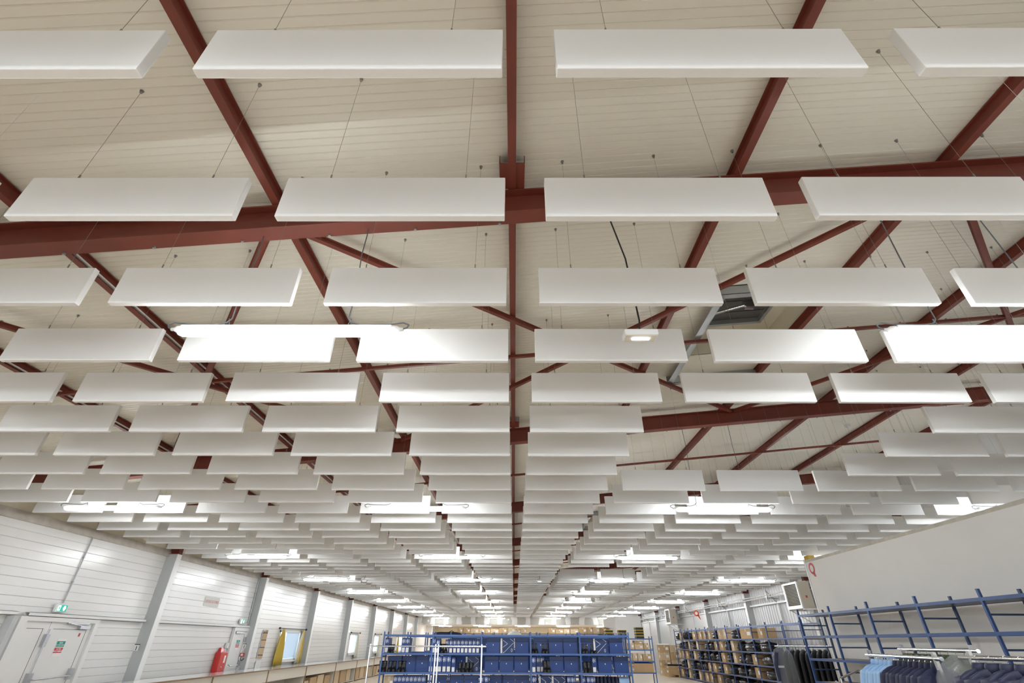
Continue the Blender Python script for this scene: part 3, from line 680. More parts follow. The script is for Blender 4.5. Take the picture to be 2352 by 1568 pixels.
def boxat(kind, u, lev, yo=.02, dz=0, sc=1):
    x = xs(u); bay = min(4, max(0, int((x - RX0) / RB))); z = LV[lev + 1] - H + dz + .002
    n = nth(kind, bay, lev); where = '%s from left, %s shelf, %s bay, front rack' % (n, LEVN[lev], BAYN[bay])
    if kind == 'big':
        t = thing('boot_box', (x, RY + yo, z), 'large blue boot box, ' + where, 'box', 'blue boot boxes'); link('tray', bigme, t); link('lid', biglid, t); link('logo', logo, t)
    elif kind == 'end':
        t = thing('boot_box', (x, RY + yo, z), 'narrow blue box end with emblem, ' + where, 'box', 'blue boot boxes'); link('carcass', endme, t); link('end_label', elabel, t); link('emblem', emblem, t); link('thumb_hole', thumb, t)
    else:
        t = thing('boot_box', (x, RY + yo, z), 'dark blue line patterned box, ' + where, 'box', 'blue boot boxes'); link('carcass', patme, t); link('line_pattern', patl, t); link('emblem', pate, t); link('label_strip', strip, t)
    if sc != 1: t.scale = (sc,) * 3
    return t
def boot_mesh():
    m = MB(); rings = []
    for z, hx, y0, y1 in ((0, .045, -.11, .14), (.025, .05, -.12, .15), (.05, .048, -.115, .15), (.075, .044, -.08, .145), (.10, .042, -.02, .14), (.14, .043, .01, .135), (.19, .047, .012, .137), (.24, .05, .01, .14), (.25, .046, .015, .135)):
        cy = (y0 + y1) / 2; ry = (y1 - y0) / 2
        rings.append([(hx * cos(a), cy + ry * sin(a), z) for a in [2 * pi * i / 14 for i in range(14)]])
    return m.loft(rings).mesh('upper', M['boot'])
bootup = boot_mesh()
bootsole = MB().loft([[(.05 * cos(a), .015 + .14 * sin(a), z) for a in [2 * pi * i / 14 for i in range(14)]] for z in (-.002, .022)]).mesh('sole', M['black'])
bootlace = MB()
for i in range(4): bootlace.tube((-.03, .012 - .035 * (i < 1), .11 + i * .03), (.03, .012 - .035 * (i < 1), .12 + i * .03), .004, 5)
bootlace = bootlace.mesh('laces', M['cable'])
def boot(u, lev, sc=1.0, yo=-.02):
    x = xs(u); bay = min(4, max(0, int((x - RX0) / RB)))
    t = thing('boot', (x, RY + yo + .12, LV[lev + 1] - H + .005), 'black leather boot, %s from left, %s shelf, %s bay, front rack' % (nth('boot', bay, lev), LEVN[lev], BAYN[bay]), 'boot', 'black boots')
    t.scale = (sc * 1.22, sc * .9, sc); link('upper', bootup, t); link('sole', bootsole, t); link('laces', bootlace, t)
for u in (891, 930, 939): boxat('end', u, 0, .06)
for u in (897, 904.5): boot(u, 0, .78)
for u in (1000,): boxat('end', u, 0, .0)
for u in (1010,): boxat('end', u, 0, .0, 0, .9)
for u in range(0, 9): boxat('end', 1030 + u * 8.9, 0, .12, 0, .9)
for u in (1019, 1028): boot(u, 0, .85)
for u in (1137, 1203, 1247, 1282, 1315.5, 1355, 1422): boxat('big', u, 0, .12)
for u in (1172, 1387): boxat('pat', u, 0, .08)
for u in (1228.5, 1236.5, 1253, 1261, 1345, 1352.5, 1364, 1372.5): boot(u, 0, .85 if u > 1360 else .92)
for u in (912, 946, 975): boxat('big', u, 1, .14)
for u in (882, 890, 903, 912.5, 925, 934.5): boot(u, 1, .98)
for u in (997, 1007, 1017, 1027.5, 1037.5): boxat('end', u, 1, .0, 0, 1.04)
boxat('end', 1048, 1, .0, 0, .93)
for u in (1062, 1071, 1080, 1088): boot(u, 1, .85)
for u in (1092,): boxat('pat', u, 1, .22)
for u in (1134, 1168, 1202, 1282, 1316, 1393, 1430): boxat('big', u, 1, .12)
for u in (1230,): boxat('end', u, 1, 0)
for u in (1241, 1250): boxat('end', u, 1, .18)
for u in (1256, 1264): boot(u, 1, 1.05)
for u in (1347, 1356): boot(u, 1, .95)
boxat('end', 1368, 1, .1)
for u in (1018, 1057, 1090): boxat('big', u, 2, .1)
for u in (920, 929, 938, 947, 956, 965, 974, 983): boxat('end', u, 2, .05)
for u in (1113, 1124): boxat('end', u, 2, 0)
for u in (1146, 1172, 1204): boxat('big', u, 2, .16)
boxat('end', 1230, 2, 0)
for u in (1259, 1288): boxat('pat', u, 2, .1)
for u in (1308, 1317, 1341, 1352, 1361): boxat('end', u, 2, .05)
carton(xs(905), RY + .25, LV[3] - H + .003, .24, .35, .33, 'plain pale carton on the lower shelf, leftmost bay of the front rack', None, 'card2')
# black trousers folded hanging at lower right of the rack
for i in range(6):
    place('folded_trousers', MB().loft([[(x, y, z) for x, y in ((-.03, 0), (.03, .0), (.03, .3), (-.03, .3))] for z in (0, .16, .31, .33)]).mesh('folded_trousers', M['navy']), (xs(1373 + i * 8.5), RY + .04, LV[3] - H + .004), 'upright folded dark trousers, %s from left in the lower right bay of the front rack' % ORD1[i], 'trousers', 'folded dark trousers')
place('work_shirt', MB().loft([[(x, y, z) for x, y in ((-.13, 0), (.13, .0), (.13, .2), (-.13, .2))] for z in (0, .1, .3, .33)]).mesh('work_shirt', M['shirt'], bevel=.02), (xs(1432), RY + .05, LV[3] - H + .004), 'folded blue work shirt at the lower right end of the front rack', 'shirt')
# second-rank boxes
random.seed(11)
for rk, (oy, ox, nm) in enumerate(((2.0, .25, 'second'), (4.2, .45, 'third'))):
    for lev in range(2):
        x = RX0 + ox + .15; i = 0
        while x < RX0 + ox + 5 * RB - .35:
            if rk == 0 and lev == 0 and x < -1.9: x += .4; continue
            t = thing('boot_box', (x + .18, RY + oy + .08, LV[lev + 1] - H + .002), 'blue boot box, %s from left on the %s shelf of the %s rack' % (ORD1[i], LEVN[lev], nm), 'box', 'blue boot boxes'); i += 1
            if (i * 7 + rk) % 5 == 0 : link('carcass', endme, t); link('end_label', elabel, t); link('emblem', emblem, t); x += .13 + .25
            else: link('tray', bigme, t); link('lid', biglid, t); link('logo', logo, t); x += .375 + random.choice((0, 0, .1))
# things lying on top of the racks
t = thing('folded_bag', (-2.0, RY + 2.2, LV[0] - H + .003), 'flat dark blue bag lying on top of the second rack at left', 'bag')
MB().loft([[(x, y * .5 + .0, z) for x, y in ((-.5 * s, -.3), (.4 * s, -.3), (.4 * s, .3), (-.4 * s, .3))] for z, s in ((0, .9), (.03, 1), (.08, .85), (.1, .55))]).build('body', M['navy'], t); MB().path([(.0, -.2, .08), (.1, -.22, .13), (.2, -.2, .08)], .01, 6).build('handle', M['black'], t)
place('plastic_heap', MB().loft([[(r * 1.3 * cos(a), r * .6 * sin(a) * 1.2, z + .02 * sin(3 * a)) for a in [2 * pi * i / 14 for i in range(14)]] for z, r in ((0, .17), (.04, .16), (.08, .12), (.11, .05))]).mesh('plastic_heap', M['label']), (xs(1186), RY + 2.2, LV[0] - H + .02), 'crumpled white plastic heap on top of the racks near the centre', 'plastic')

# chrome clothes rails
def clothes_rail(x0, y0, x1, y1, ztop, lab, w=.45):
    t = thing('clothes_rail', (0, 0, 0), lab, 'clothes rail', 'chrome clothes rails')
    a = Vector((x0, y0, ztop)); b = Vector((x1, y1, ztop)); d = (b - a).normalized(); n = Vector((-d.y, d.x, 0))
    MB().tube(a, b, .016, 10).build('top_rail', M['chrome'], t)
    for e in (a + d * .1, b - d * .1):
        MB().box(e.x - .013, e.x + .013, e.y - .013, e.y + .013, -H + .12, ztop + .045).build('post', M['chrome'], t)
        MB().bar(Vector((e.x, e.y, -H + .1)) - n * w / 2, Vector((e.x, e.y, -H + .1)) + n * w / 2, .03, .03).build('foot', M['chrome'], t)
        for s in (-1, 1): MB().tube(Vector((e.x, e.y, -H + .045)) + n * s * w / 2 - d * .012, Vector((e.x, e.y, -H + .045)) + n * s * w / 2 + d * .012, .045, 12).build('castor', M['black'], t)
    MB().bar(a + d * .1 + Vector((0, 0, -ztop - H + .1)), b - d * .1 + Vector((0, 0, -ztop - H + .1)), .03, .03).build('base_rail', M['chrome'], t)
    return t
clothes_rail(-3.55, 13.6, -1.78, 13.6, -.085, 'empty chrome clothes rail in front of the left end of the boot rack')
clothes_rail(-2.1 + .22, 13.35, -.66, 13.35, -.085, 'empty chrome clothes rail in front of the second boot rack bay')

# ------------------------------------------------------------------ garments
def garment_mesh(kind, m, seed=0):
    rnd = random.Random(seed); mb = MB(); puff = {'shirt': 1.0, 'navy': 1.2, 'puffer': 2.3, 'cover': 1.1, 'camo': 1.3}[kind]
    L = {'shirt': .75, 'navy': .72, 'puffer': .78, 'cover': 1.25, 'camo': .75}[kind]
    t = {'shirt': .024, 'navy': .026, 'puffer': .034, 'cover': .028, 'camo': .028}[kind]; rings = []; n = 20
    hw = [(0, .07), (.02, .13), (.06, .195), (.1, .225), (.25, .22), (.45, .215), (.7, .225), (1.0, .24)]
    if kind == 'cover': hw = [(0, .04), (.03, .14), (.08, .23), (.15, .27), (.4, .275), (.7, .28), (1.0, .28)]
    for q in range(49):
        f = q / 48
        s = f * 1.0 * L
        fr = f
        for (f0, w0), (f1, w1) in zip(hw, hw[1:]):
            if fr <= f1: w = w0 + (w1 - w0) * (fr - f0) / max(1e-6, f1 - f0); break
        th = t * (.75 + min(1, f * 5) * .45)
        if kind == 'puffer': th *= 1 + .22 * sin(f * 44)
        rings.append([(w * cos(a) * (1 + .02 * sin(5 * a + f * 9)), th * sin(a) * (1 + .35 * sin(4 * a + seed + 3 * f)), -s) for a in [2 * pi * i / n for i in range(n)]])
    mb.loft(rings)
    if kind != 'cover':
        for sx in (-1, 1):
            rr = []
            short = kind == 'shirt' and False
            for q in range(28):
                f = q / 27; x = sx * (.17 + .10 * min(1, f * 2.4)); z = -.055 - f * .56; r = (.058 - .018 * f) * (1 + (.25 if kind == 'puffer' else 0)) * (1 + (.14 if kind == 'puffer' else .05) * sin(f * (38 if kind == 'puffer' else 20) + seed) * (puff > 1))
                rr.append([(x + r * .75 * cos(a), r * 1.0 * sin(a) * (.75 + .1 * puff), z + r * .2 * cos(a) * -sx) for a in [2 * pi * i / 12 for i in range(12)]])
            mb.loft(rr)
        # collar
        mb.loft([[(.062 * s * cos(a), .045 * s * sin(a), z) for a in [2 * pi * i / 14 for i in range(14)]] for z, s in ((-.03, 1.15), (.015, 1.0), (.035, .85))])
    return mb.mesh(kind, m)
GM = {k: [garment_mesh(k, M[m], s) for s in range(2)] for k, m in (('shirt', 'shirt'), ('navy', 'navy'), ('puffer', 'navypuff'), ('cover', 'garmentbag'), ('camo', 'camo'))}
hbar = MB().loft([[(x,   .010 * cos(a), z + .011 * sin(a)) for a in [2 * pi * i / 8 for i in range(8)]] for x, z in ((-.18, -.06), (-.13, -.035), (-.05, .0), (0, .012), (.05, 0), (.13, -.035), (.18, -.06))]).mesh('bar', M['hanger'])
hhook = MB().path([(0, 0, .01), (0, 0, .055), (.012, 0, .072), (.018, 0, .088), (.008, 0, .102), (-.008, 0, .1), (-.016, 0, .088)], .0028, 6).mesh('hook', M['chrome'])
def hang(x, y, zr, rz, kind, i, lab, grp, hanger=True, collar=.0):
    t = thing('coat_hanger', (x, y, zr - .085), 'hanger holding the ' + lab, 'hanger', 'coat hangers on ' + grp, rz)
    link('bar', hbar, t); link('hook', hhook, t)
    nm = {'shirt': 'hanging_shirt', 'navy': 'hanging_jacket', 'puffer': 'hanging_coat', 'cover': 'garment_cover', 'camo': 'hanging_jacket'}[kind]
    o = place(nm, GM[kind][i % 2], (x, y, zr - .066), lab, {'shirt': 'shirt', 'navy': 'jacket', 'puffer': 'coat', 'cover': 'garment cover', 'camo': 'jacket'}[kind], grp, rz)
    if kind == 'navy':
        link('reflective_band', MB().loft([[(.228 * cos(a), .052 * sin(a), z) for a in [2 * pi * i / 16 for i in range(16)]] for z in (-.36, -.32)], caps=False).mesh('reflective_band', M['reflective']), o)
    return o
# rail 1
R = [(3.72, 6.0), (3.42, 4.55)]
clothes_rail(3.72, 6.05, 3.38, 4.55, -.10, 'chrome clothes rail with light blue shirts and navy jackets')
for i in range(13):
    f = .09 + i * .066; x = R[0][0] + (R[1][0] - R[0][0]) * f; y = R[0][1] + (R[1][1] - R[0][1]) * f
    if i < 5: hang(x, y, -.10, pi * .06 + .08 * (i % 2), 'shirt', i, 'light blue shirt, %s from the far end of the chrome rail' % ORD1[i], 'light blue shirts')
    else: hang(x, y, -.10, pi * .06 - .08 * (i % 2), 'navy', i, 'dark navy jacket with reflective band, %s beside the light blue shirts' % ORD1[i - 5], 'navy jackets')
for i in range(10):
    f = .02 + i * .011; x = R[0][0] + (R[1][0] - R[0][0]) * f; y = R[0][1] + (R[1][1] - R[0][1]) * f
# rail 2 (behind, camouflage)
clothes_rail(4.42, 6.55, 3.98, 4.9, -.05, 'taller chrome clothes rail behind, holding olive jackets')
for i in range(9):
    f = .12 + i * .09; hang(4.42 - .44 * f, 6.55 - 1.65 * f, -.055, .2, 'camo', i, 'olive mottled jacket on the rear chrome rail, %s from its far end' % ORD1[i], 'olive jackets')
# rail 3 (right edge, padded coats)
clothes_rail(3.45, 4.45, 3.55, 2.75, -.085, 'chrome clothes rail at the right edge with padded navy coats')
for i in range(13):
    f = .09 + i * .067; hang(3.45 + .1 * f, 4.45 - 1.7 * f, -.085, .08 * (-1) ** i, 'puffer', i, 'padded navy coat, %s from the far end of the right edge rail' % ORD1[i], 'padded navy coats')
# clear plastic draped over the start of rail 3
place('plastic_cover', MB().loft([[(r * cos(a) * (1 + .1 * sin(5 * a)), r * .5 * sin(a), z) for a in [2 * pi * i / 24 for i in range(24)]] for z, r in ((.03, .03), (0, .08), (-.05, .15), (-.12, .19), (-.3, .22), (-.6, .24), (-.9, .24))], caps=False).mesh('plastic_cover', M['clear']), (3.46, 4.50, -.10), 'clear plastic cover draped at the far end of the padded coats', 'plastic cover')
# black garment covers rail
clothes_rail(6.3, 13.75, 8.0, 13.9, -.055, 'chrome clothes rail with long black garment covers behind the wall rack')
for i in range(10):
    f = .16 + i * .083; o = hang(6.3 + 1.7 * f, 13.75 + .15 * f, -.055, pi / 2 - .95, 'cover', i, 'long black garment cover, %s from the left on its rail' % ORD1[i], 'black garment covers')
    if i == 0: text('R\nL', .09, M['print'], o, (-.02, -.06, -.2), 'size_letter', '-Y')
o = hang(6.42, 13.72, -.055, .4, 'navy', 0, 'navy suit wrapped in clear plastic, left of the garment covers', 'wrapped suits')
place('plastic_cover', MB().loft([[(r * cos(a) * (1 + .12 * sin(6 * a)), r * .7 * sin(a), z) for a in [2 * pi * i / 26 for i in range(26)]] for z, r in ((.03, .03), (0, .08), (-.06, .17), (-.15, .23), (-.5, .25), (-1.0, .26), (-1.35, .26))], caps=False).mesh('plastic_cover', M['clear']), (6.42, 13.72, -.07), 'clear crinkled plastic over the suit left of the black garment covers', 'plastic cover')

# ------------------------------------------------------------------ partition wall on the right with its rack
XP, YP, ZP = 7.25, 13.05, 1.76
struct(MB().box(XP, XP + .12, YB, YP, -H, ZP - .06).build('wall_partition', M['plaster']))
struct(MB().box(XP - .004, XP + .124, YB, YP, ZP - .06, ZP).build('trim_3', M['filler']))
struct(MB().box(XP - .012, XP + .13, YP, YP + .04, -H, ZP + .02).build('trim_4', M['whitepaint']))
struct(MB().box(XP + .12, XWR, YP - .12, YP, -H, ZP - .06).build('wall_partition_end', M['plaster']))
place('foam_block', MB().box(0, .16, -.2, .0, 0, .09).mesh('foam_block', mat('yellow_insulation', (.5, .33, .06), .9, noise=.3), bevel=.01), (XP + .0, YP, ZP), 'yellow insulation piece on the top corner of the right partition', 'insulation')
t = thing('hose_reel_sign', (XP - .004, 12.83, 1.55), 'round red ring sign with small tail near the top corner of the partition', 'sign')
rg = MB(); n = 24
for i in range(n):
    a0, a1 = 2 * pi * i / n, 2 * pi * (i + 1) / n
    rg.hexa([(dx, rr * sin(a), rr2 * cos(a)) for dx in (-.004, 0) for rr, rr2, a in ((.115, .125, a0), (.115, .125, a1), (.07, .078, a1), (.07, .078, a0))])
rg.hexa([(-.004, -.07, -.09), (-.004, -.10, -.19), (-.004, -.03, -.18), (-.004, .01, -.115), (0, -.07, -.09), (0, -.10, -.19), (0, -.03, -.18), (0, .01, -.115)])
rg.build('ring', M['signred'], t); MB().tube((-.002, 0, 0), (0, 0, 0), .082, 20).build('disc', M['label'], t)
XN = 6.5; NB = 7; BN = 1.265
LN = [.545 - .41 * i + H for i in range(6)]
t = rack('wall_rack', (XN, 12.62, -H), -pi / 2, 9, BN, .58, LN, .66 + H, 'long empty dark blue shelving rack against the right partition', m='midblue', boards=(2, 3, 4, 5), rungs=[z - .2 for z in LN[:5]])
MB().box(.02, 9 * BN - .02, .0, .57, LN[0] - .03, LN[0] - .01).build('top_panel', M['darkblue'], t)['label'] = 'dark steel top shelf panel'
place('wood_board', MB().box(-.15, .15, -1.6, 0, 0, .03).mesh('wood_board', M['wood']), (XN + .3, 11.4, LN[3] - H + .01), 'loose pale wooden board lying on a shelf of the wall rack', 'board')

# ------------------------------------------------------------------ right wall
rw = MB(); vs = []; ys = []; y = 12.9; prof = []
while y < YEND: prof += [(y, 0), (y + .10, 0), (y + .12, .03), (y + .17, .03), (y + .19, 0)]; y += .19 + .01
prof.append((YEND, 0))
for (yy, dx) in prof: vs += [(XWR - dx, yy, -H), (XWR - dx, yy, roof(XWR) + .05)]
rw.add(vs, [(2 * i, 2 * i + 1, 2 * i + 3, 2 * i + 2) for i in range(len(prof) - 1)])
rw.box(XWR + .02, XWR + .1, YB, YEND, -H, roof(XWR) + .1)
struct(rw.build('wall_right', M['corr']))
# flat lower panels between columns
struct(MB().box(XWR - .09, XWR - .04, 28.9, YEND, -H, 1.30).build('wall_right_lining', M['whitepaint']))
for i in range(7):
    a = 13.3 + BAY * i; b = a + BAY - .2
    if b > YEND - .1: b = YEND - .15
    m = MB().box(0, .10, 0, b - a, 0, .007).box(.093, .10, 0, b - a, 0, .07).box(0, .007, 0, b - a, 0, .07)
    m.box(.02, .08, (b - a) / 2 - .04, (b - a) / 2 + .04, -1.31 - H, 0)
    place('wall_girt', m.mesh('wall_girt', M['whitepaint']), (XWR - .15, a, 1.30), 'white steel girt with mid stud on the right wall, %s bay from the viewer' % ORD[i], 'girt', 'right wall girts')
for j, (x, z) in enumerate(((9.82, 1.60), (9.82, 1.52))):
    place('heating_pipe', MB().tube((0, 13.3, 0), (0, 33.0, 0), .022, 10).tube((0, 34.5, 0), (0, 46, 0), .022, 10).mesh('heating_pipe', M['pipe']), (x, 0, z), ('upper', 'lower')[j] + ' of the two long heating pipes along the right wall', 'pipe')
for i in range(6):
    y = 15.8 + BAY * i
    t = thing('pipe_bracket', (9.85, y, 1.4), 'grey strut bracket carrying the heating pipes, %s from the viewer' % ORD[i], 'bracket', 'pipe brackets')
    MB().bar((-.07, 0, 0), (-.07, 0, .9), .03, .03).build('hanger_strut', M['galv'], t); MB().bar((-.07, 0, .35), (.3, 0, -.1), .03, .03).build('diagonal_strut', M['galv'], t); MB().bar((-.1, .0, .08), (.35, 0, .08), .03, .03).build('cross_arm', M['galv'], t)
def heater(x, y, lab):
    t = thing('air_heater', (x, y, .97), lab, 'heater', 'beige air heaters')
    w, d, h = .96, .42, .78
    MB().box(.03, d, 0, w, 0, h).build('casing', M['heater'], t, bevel=.01)
    MB().box(0, .04, 0, w, 0, .09).box(0, .04, 0, w, h - .06, h).box(0, .04, 0, .06, .09, h - .06).box(0, .04, w - .06, w, .09, h - .06).build('front_frame', M['whitepaint'], t)
    MB().box(.028, .032, .06, w - .06, .09, h - .06).build('opening_shade', M['slotshade'], t)  # flat dark plate, colour carries the shade inside the louvred opening
    lv = MB()
    for i in range(15): z = .10 + i * .041; lv.hexa([(.0, .06, z), (.004, .06, z - .004), (.004, w - .06, z - .004), (.0, w - .06, z), (.022, .06, z + .006), (.026, .06, z + .002), (.026, w - .06, z + .002), (.022, w - .06, z + .006)])
    lv.build('louvre', M['cream'], t)
    MB().bar((.02, 0, -.02), (.95, 0, -.02), .04, .04).bar((.02, w, -.02), (.95, w, -.02), .04, .04).bar((.1, 0, -.03), (.9, 0, -.5), .025, .025).bar((.1, w, -.03), (.9, w, -.5), .025, .025).build('wall_bracket', M['whitepaint'], t)
    MB().box(d, d + .25, .3, .6, .25, .6).path([(d, .2, .7), (d + .2, .2, .74), (d + .28, .2, .5), (d + .25, .2, .3)], .02, 8).build('burner_box', M['galv'], t)
    MB().box(.20, .26, -.002, 0, .30, .37).build('warning_mark', M['signred'], t)
heater(9.35, 17.75, 'beige air heater with louvred front on the right wall, near one beside the partition')
heater(9.35, 33.2, 'smaller looking distant beige air heater on the right wall')
t = thing('hanging_disc_sign', (9.80, 29.6, 1.36), 'round orange red sign with tail hanging under the pipes on the right wall', 'sign')
rg = MB()
for i in range(24):
    a0, a1 = 2 * pi * i / 24, 2 * pi * (i + 1) / 24
    rg.hexa([(rr * cos(a), dx, rr * sin(a)) for dx in (-.004, 0) for rr, a in ((.14, a0), (.14, a1), (.075, a1), (.075, a0))])
rg.hexa([(.03, -.004, -.1), (.16, -.004, -.3), (.18, -.004, -.28), (.12, -.004, -.06), (.03, 0, -.1), (.16, 0, -.3), (.18, 0, -.28), (.12, 0, -.06)])
rg.build('ring', M['orange'], t); MB().box(-.006, .006, -.004, .0, .12, .19).build('hanging_strap', M['galv'], t); MB().tube((0, -.003, 0), (0, -.001, 0), .09, 20).build('disc', M['label'], t)

# ------------------------------------------------------------------ long rack with sacks and cartons at the right wall
XB = 9.25; BB = 1.318; NBB = 11; YB0 = 32.4; DB = .6
LB = [.575 - .425 * i + H for i in range(6)]
rack('stock_rack', (XB, YB0, -H), -pi / 2, NBB, BB, DB, LB, .67 + H, 'long blue stock rack along the right wall filled with cartons and black sacks', m='midblue', boards=(1, 2, 3, 4, 5), rungs=[z - .2 for z in LB[:5]])
SH = ['top', 'second', 'third', 'fourth', 'bottom']
plan = [ # per shelf, per bay from the far end: string of items  b=bag c=carton w=pale carton B=large bag C=large carton .=nothing
 ['bc', 'b.', 'c', 'cc', 'wb', 'ww', 'b', 'C', 'c', '.', '.'],
 ['b', 'bw', 'bw', '.b', 'bc', 'cb', 'wB', 'B', 'B', '.', '.'],
 ['wc', 'cb', 'wb', 'b', 'bb', 'cb', 'wb', 'bc', 'B', '.', '.'],
 ['b', 'wb', 'b', 'bc', 'cb', 'cb', 'b', 'Bc', 'B', 'B', '.'],
 ['cb', 'wb', 'w', 'cc', 'c', 'bb', 'B', 'B', 'B', 'B', '.'],
]
random.seed(5)
for s in range(5):
    ci = bi = 0
    for b_ in range(NBB):
        it = plan[s][b_]; n = len(it); z = LB[s + 1] - H + .003
        for i, ch in enumerate(it):
            if ch == '.': continue
            ymid = YB0 - (b_ + (i + .5) / n) * BB; wmax = BB / n - .06
            if ch in 'bB':
                o = bag(XB + .27, ymid, z, .62, min(wmax + .04, 1.15 if ch == 'B' else .7), random.uniform(.33, .40), 'shiny black plastic sack, %s from far end, %s shelf of right stock rack' % (ORD1[bi], SH[s]), 'black sacks on the stock rack', random.randint(0, 3)); bi += 1
            else:
                w = min(wmax, {'c': .42, 'w': .3, 'C': 1.1}[ch])
                t = thing('cardboard_box', (XB + .3, ymid, z), ('large ' if ch == 'C' else '') + ('pale' if ch == 'w' else 'brown') + ' cardboard box, %s from far end, %s shelf of right stock rack' % (ORD1[ci], SH[s]), 'box', 'cartons on the stock rack', -pi / 2); ci += 1
                key = (round(w, 2), .52, .34 if ch != 'w' else .37, 'card' if ch != 'w' else 'card2')
                if key not in CART: CART[key] = carton_meshes('carton', key[0], key[1], key[2], M[key[3]])
                b, tp, lb = CART[key]; link('body', b, t); link('tape', tp, t); link('shipping_label', lb, t)

# ------------------------------------------------------------------ pallets and carton stack near the far right
def pallet(x, y, lab, rz=0):
    t = thing('wooden_pallet', (x, y, -H), lab, 'pallet', 'wooden pallets', rz)
    for dx in (-.55, 0, .55): MB().box(dx - .05, dx + .05, -.4, .4, 0, .1).build('bearer', M['pallet'], t)
    for i in range(5): MB().box(-.6, .6, -.4 + i * .175, -.3 + i * .175, .1, .12).build('slat', M['pallet'], t)
pallet(9.3, 33.1, 'wooden pallet with flat brown cartons near the far right')
for i, (w, d, h, z) in enumerate(((1.15, .78, .28, .122), (1.1, .76, .12, .404))):
    carton(9.3, 33.1, -H + z, w, d, h, ('lower' if i == 0 else 'upper') + ' wide flat brown carton on the wooden pallet', None, 'card')
place('plastic_film', MB().box(-.6, .62, -.35, .4, 0, .07).mesh('plastic_film', M['bag'], bevel=.03), (9.3, 33.1, -H + .53), 'crumpled black film lying over the pallet cartons', 'plastic film')
k = 0
for c_, (x, n) in enumerate(((8.98, 4), (9.57, 4))):
    for i in range(n):
        carton(x + (.02 * (i % 2)), 34.35, -H + i * .38 + .003, .56, .6, .375, 'large brown carton in the %s stack near the far right, %s from the floor' % (('left', 'right')[c_], ORD1[i]), 'stacked cartons at far right', 'card' if (i + c_) % 2 else 'card2')
place('folded_sheet', MB().box(-.3, .35, -.25, .25, 0, .05).mesh('folded_sheet', M['label'], bevel=.02), (8.98, 34.35, -H + 1.53), 'crumpled white sheet on the left carton stack', 'sheet')

# rack with cartons right of the boot rack
rack('shelf_rack', (4.0, 25.0, -H), 0, 2, 1.05, .5, LV[:4], .25 + H, 'blue rack with mixed cartons, right of the boot rack and farther back', rungs=(.5, .9, 1.4))
random.seed(8)
for s in range(3):
    x = 4.05; i = 0
    while x < 5.95:
        w = random.choice((.22, .3, .4)); 
        if x + w > 6.08: break
        if s == 2 and x > 4.9:
            t = thing('open_carton', (5.6, 25.25, LV[3] - H + .003), 'open carton full of royal blue cloth at the right end of the farther rack', 'box')
            MB().box(-.4, .4, -.24, -.22, 0, .33).box(-.4, .4, .22, .24, 0, .33).box(-.42, -.4, -.24, .24, 0, .36).box(.4, .42, -.24, .24, 0, .36).box(-.4, .4, -.22, .22, 0, .01).build('carton_wall', M['card'], t)
            place('folded_cloth', MB().loft([[(x_ * s_, y_ * s_, z_) for x_, y_ in ((-.38, -.2), (.38, -.2), (.38, .2), (-.38, .2))] for z_, s_ in ((.012, 1), (.2, 1), (.34, .98), (.38, .7))]).mesh('folded_cloth', M['bluecloth']), (5.6, 25.25, LV[3] - H + .003), 'heap of royal blue cloth inside the open carton', 'cloth')
            break
        h = random.uniform(.16, .34)
        carton(x + w / 2, 25.25, LV[s + 1] - H + .003, w - .02, .42, h, 'mixed size brown carton, %s from left on the %s shelf of the farther rack' % (ORD1[i], LEVN[s]), 'cartons on the farther rack', random.choice(('card', 'card2'))); i += 1
        if h < .2: carton(x + w / 2, 25.25, LV[s + 1] - H + .003 + h + .002, w - .03, .4, .14, 'small brown carton atop another, %s from left on the %s shelf of the farther rack' % (ORD1[i - 1], LEVN[s]), 'cartons on the farther rack', 'card')
        x += w
# black and yellow crates on top
ca = MB().box(-.17, .17, -.2, .2, 0, .09).mesh('tub', M['black'], bevel=.008); cb = MB().box(-.18, .18, -.21, .21, .09, .108).mesh('lid', M['yellow'], bevel=.003)
for c_, (x, n) in enumerate(((4.25, 3), (4.85, 3), (5.62, 4))):
    for i in range(n):
        t = thing('storage_tub', (x, 25.25, LV[0] - H + .004 + i * .11), 'black storage tub with yellow lid, %s stack on the farther rack, %s from the bottom' % (('left', 'middle', 'right')[c_], ORD1[i]), 'storage tub', 'black and yellow tubs')
        link('tub', ca, t); link('lid', cb, t)

# ------------------------------------------------------------------ far end: box room, bulkhead, back room
struct(MB().box(6.85, 8.55, 37.5, 42.5, -H, 1.53).build('wall_box_room', M['white']))
struct(MB().box(XWL - .1, XWR + .1, YEND, YEND + .15, 1.35, roof(XWR)).build('wall_bulkhead', M['board']))
struct(MB().box(7.9, XWR + .1, YEND, YEND + .15, -H, 1.35).build('wall_far_right', M['white']))
struct(MB().box(XWL - .1, XWR + .1, YEND + .15, 63, 1.40, 1.46).build('ceiling_back_room', M['white']))
struct(MB().box(XWL - .1, XWR + .1, 62, 62.1, -H, 1.4).build('wall_far', M['backwall']))
struct(MB().box(XWL - .1, XWL, YEND, 62, -H, 1.4).box(XWL, XWL + .6, YEND + 6, YEND + 6.3, -H, 1.4).build('wall_back_left', M['white']))
struct(MB().box(XWR, XWR + .1, YEND, 62, -H, 1.4).build('wall_back_right', M['backwall']))
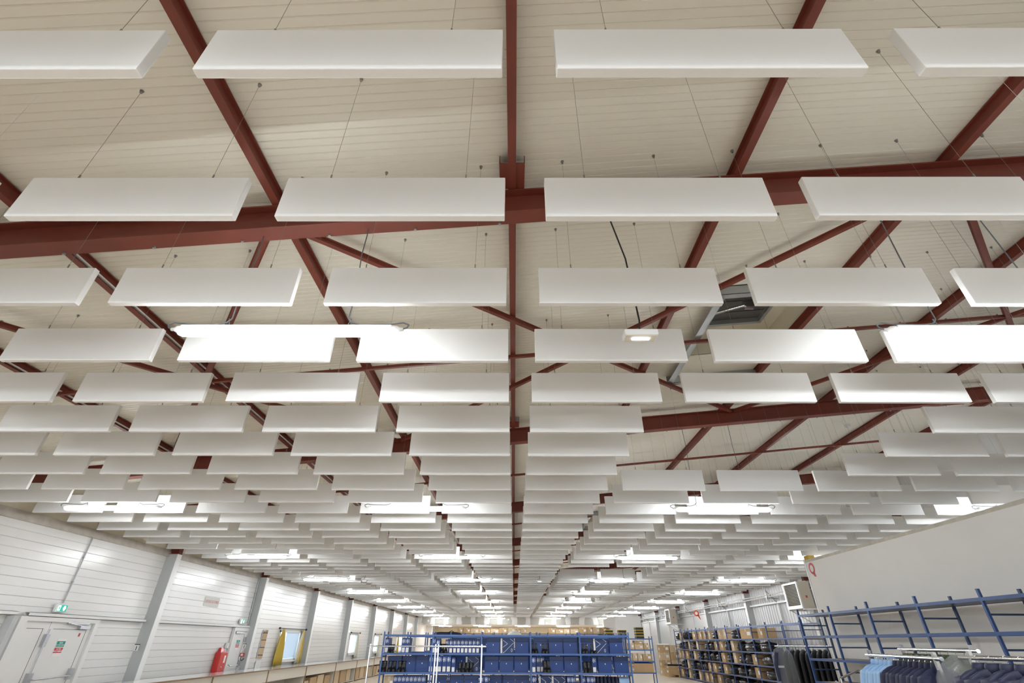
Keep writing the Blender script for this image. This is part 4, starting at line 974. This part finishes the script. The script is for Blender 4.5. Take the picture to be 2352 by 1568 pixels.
bl = MB().box(-.62, .62, -.1, .1, 0, .03).mesh('diffuser', mat('batten_diffuser', (.9, .9, .9), .4, emit=(1, .98, .95), estr=45)); bh = MB().box(-.64, .64, -.12, .12, .03, .05).mesh('housing', M['lampbody'])
for r_, y in enumerate((53.5, 56.5)):
    for i in range(5):
        x = -7.3 + .3 * r_ + 4.0 * i
        t = thing('ceiling_batten', (x, y, 1.345), 'flat lit ceiling lamp in the back room, %s row, %s from left' % (('front', 'rear')[r_], ORD1[i]), 'lamp', 'back room ceiling lamps')
        link('diffuser', bl, t); link('housing', bh, t)
# carton storage on a long rack at Y 40
rack('shelf_rack', (-4.2, 40.0, -H), 0, 8, 1.32, .6, [.53 + H, .1 + H, -.35 + H, -.8 + H], .60 + H, 'long dark blue rack far back with a row of cartons on top', m='darkblue', rungs=(.5, 1.2))
random.seed(21)
x = -4.1; i = 0
while x < 6.2:
    if .8 < x < 2.2: x += .3; continue
    w = random.choice((.42, .5, .6)); h = random.uniform(.26, .42)
    carton(x + w / 2, 40.3, .53 + .003, w - .02, .5, h, 'brown carton on top of the far long rack, %s from left' % ORD1[i], 'cartons on the far long rack', random.choice(('card', 'card', 'card2'))); i += 1
    x += w + random.choice((0, 0, .05))
for i, x in enumerate((7.3, 7.3)):
    if i: break
    carton(6.5, 41.0, -H, .7, .6, 2.55, 'tall brown carton standing left of the white box room', None, 'card')

# ------------------------------------------------------------------ cluttered trolley at the bottom right
t = thing('folding_trolley', (6.05, 10.4, -H), 'folded steel trolley standing in front of the wall rack', 'trolley')
MB().path([(-.25, 0, .1), (-.25, 0, 1.1), (.1, 0, 1.22), (.3, 0, 1.1), (.3, 0, .1)], .018, 8).build('handle_frame', M['chrome'], t)
MB().bar((-.3, -.3, .2), (.35, .0, 1.0), .03, .03).bar((-.3, .1, 1.05), (.35, .0, .5), .03, .03).build('cross_bar', M['alu'], t)
for dx in (-.25, .3): MB().tube((dx - .015, 0, .08), (dx + .015, 0, .08), .08, 14).build('wheel', M['black'], t)
MB().box(-.3, .35, -.25, .02, .1, .13).build('platform', M['alu'], t)
carton(6.0, 10.22, -H + .135, .4, .22, .6, 'white sided carton standing on the folding trolley', None, 'card2')
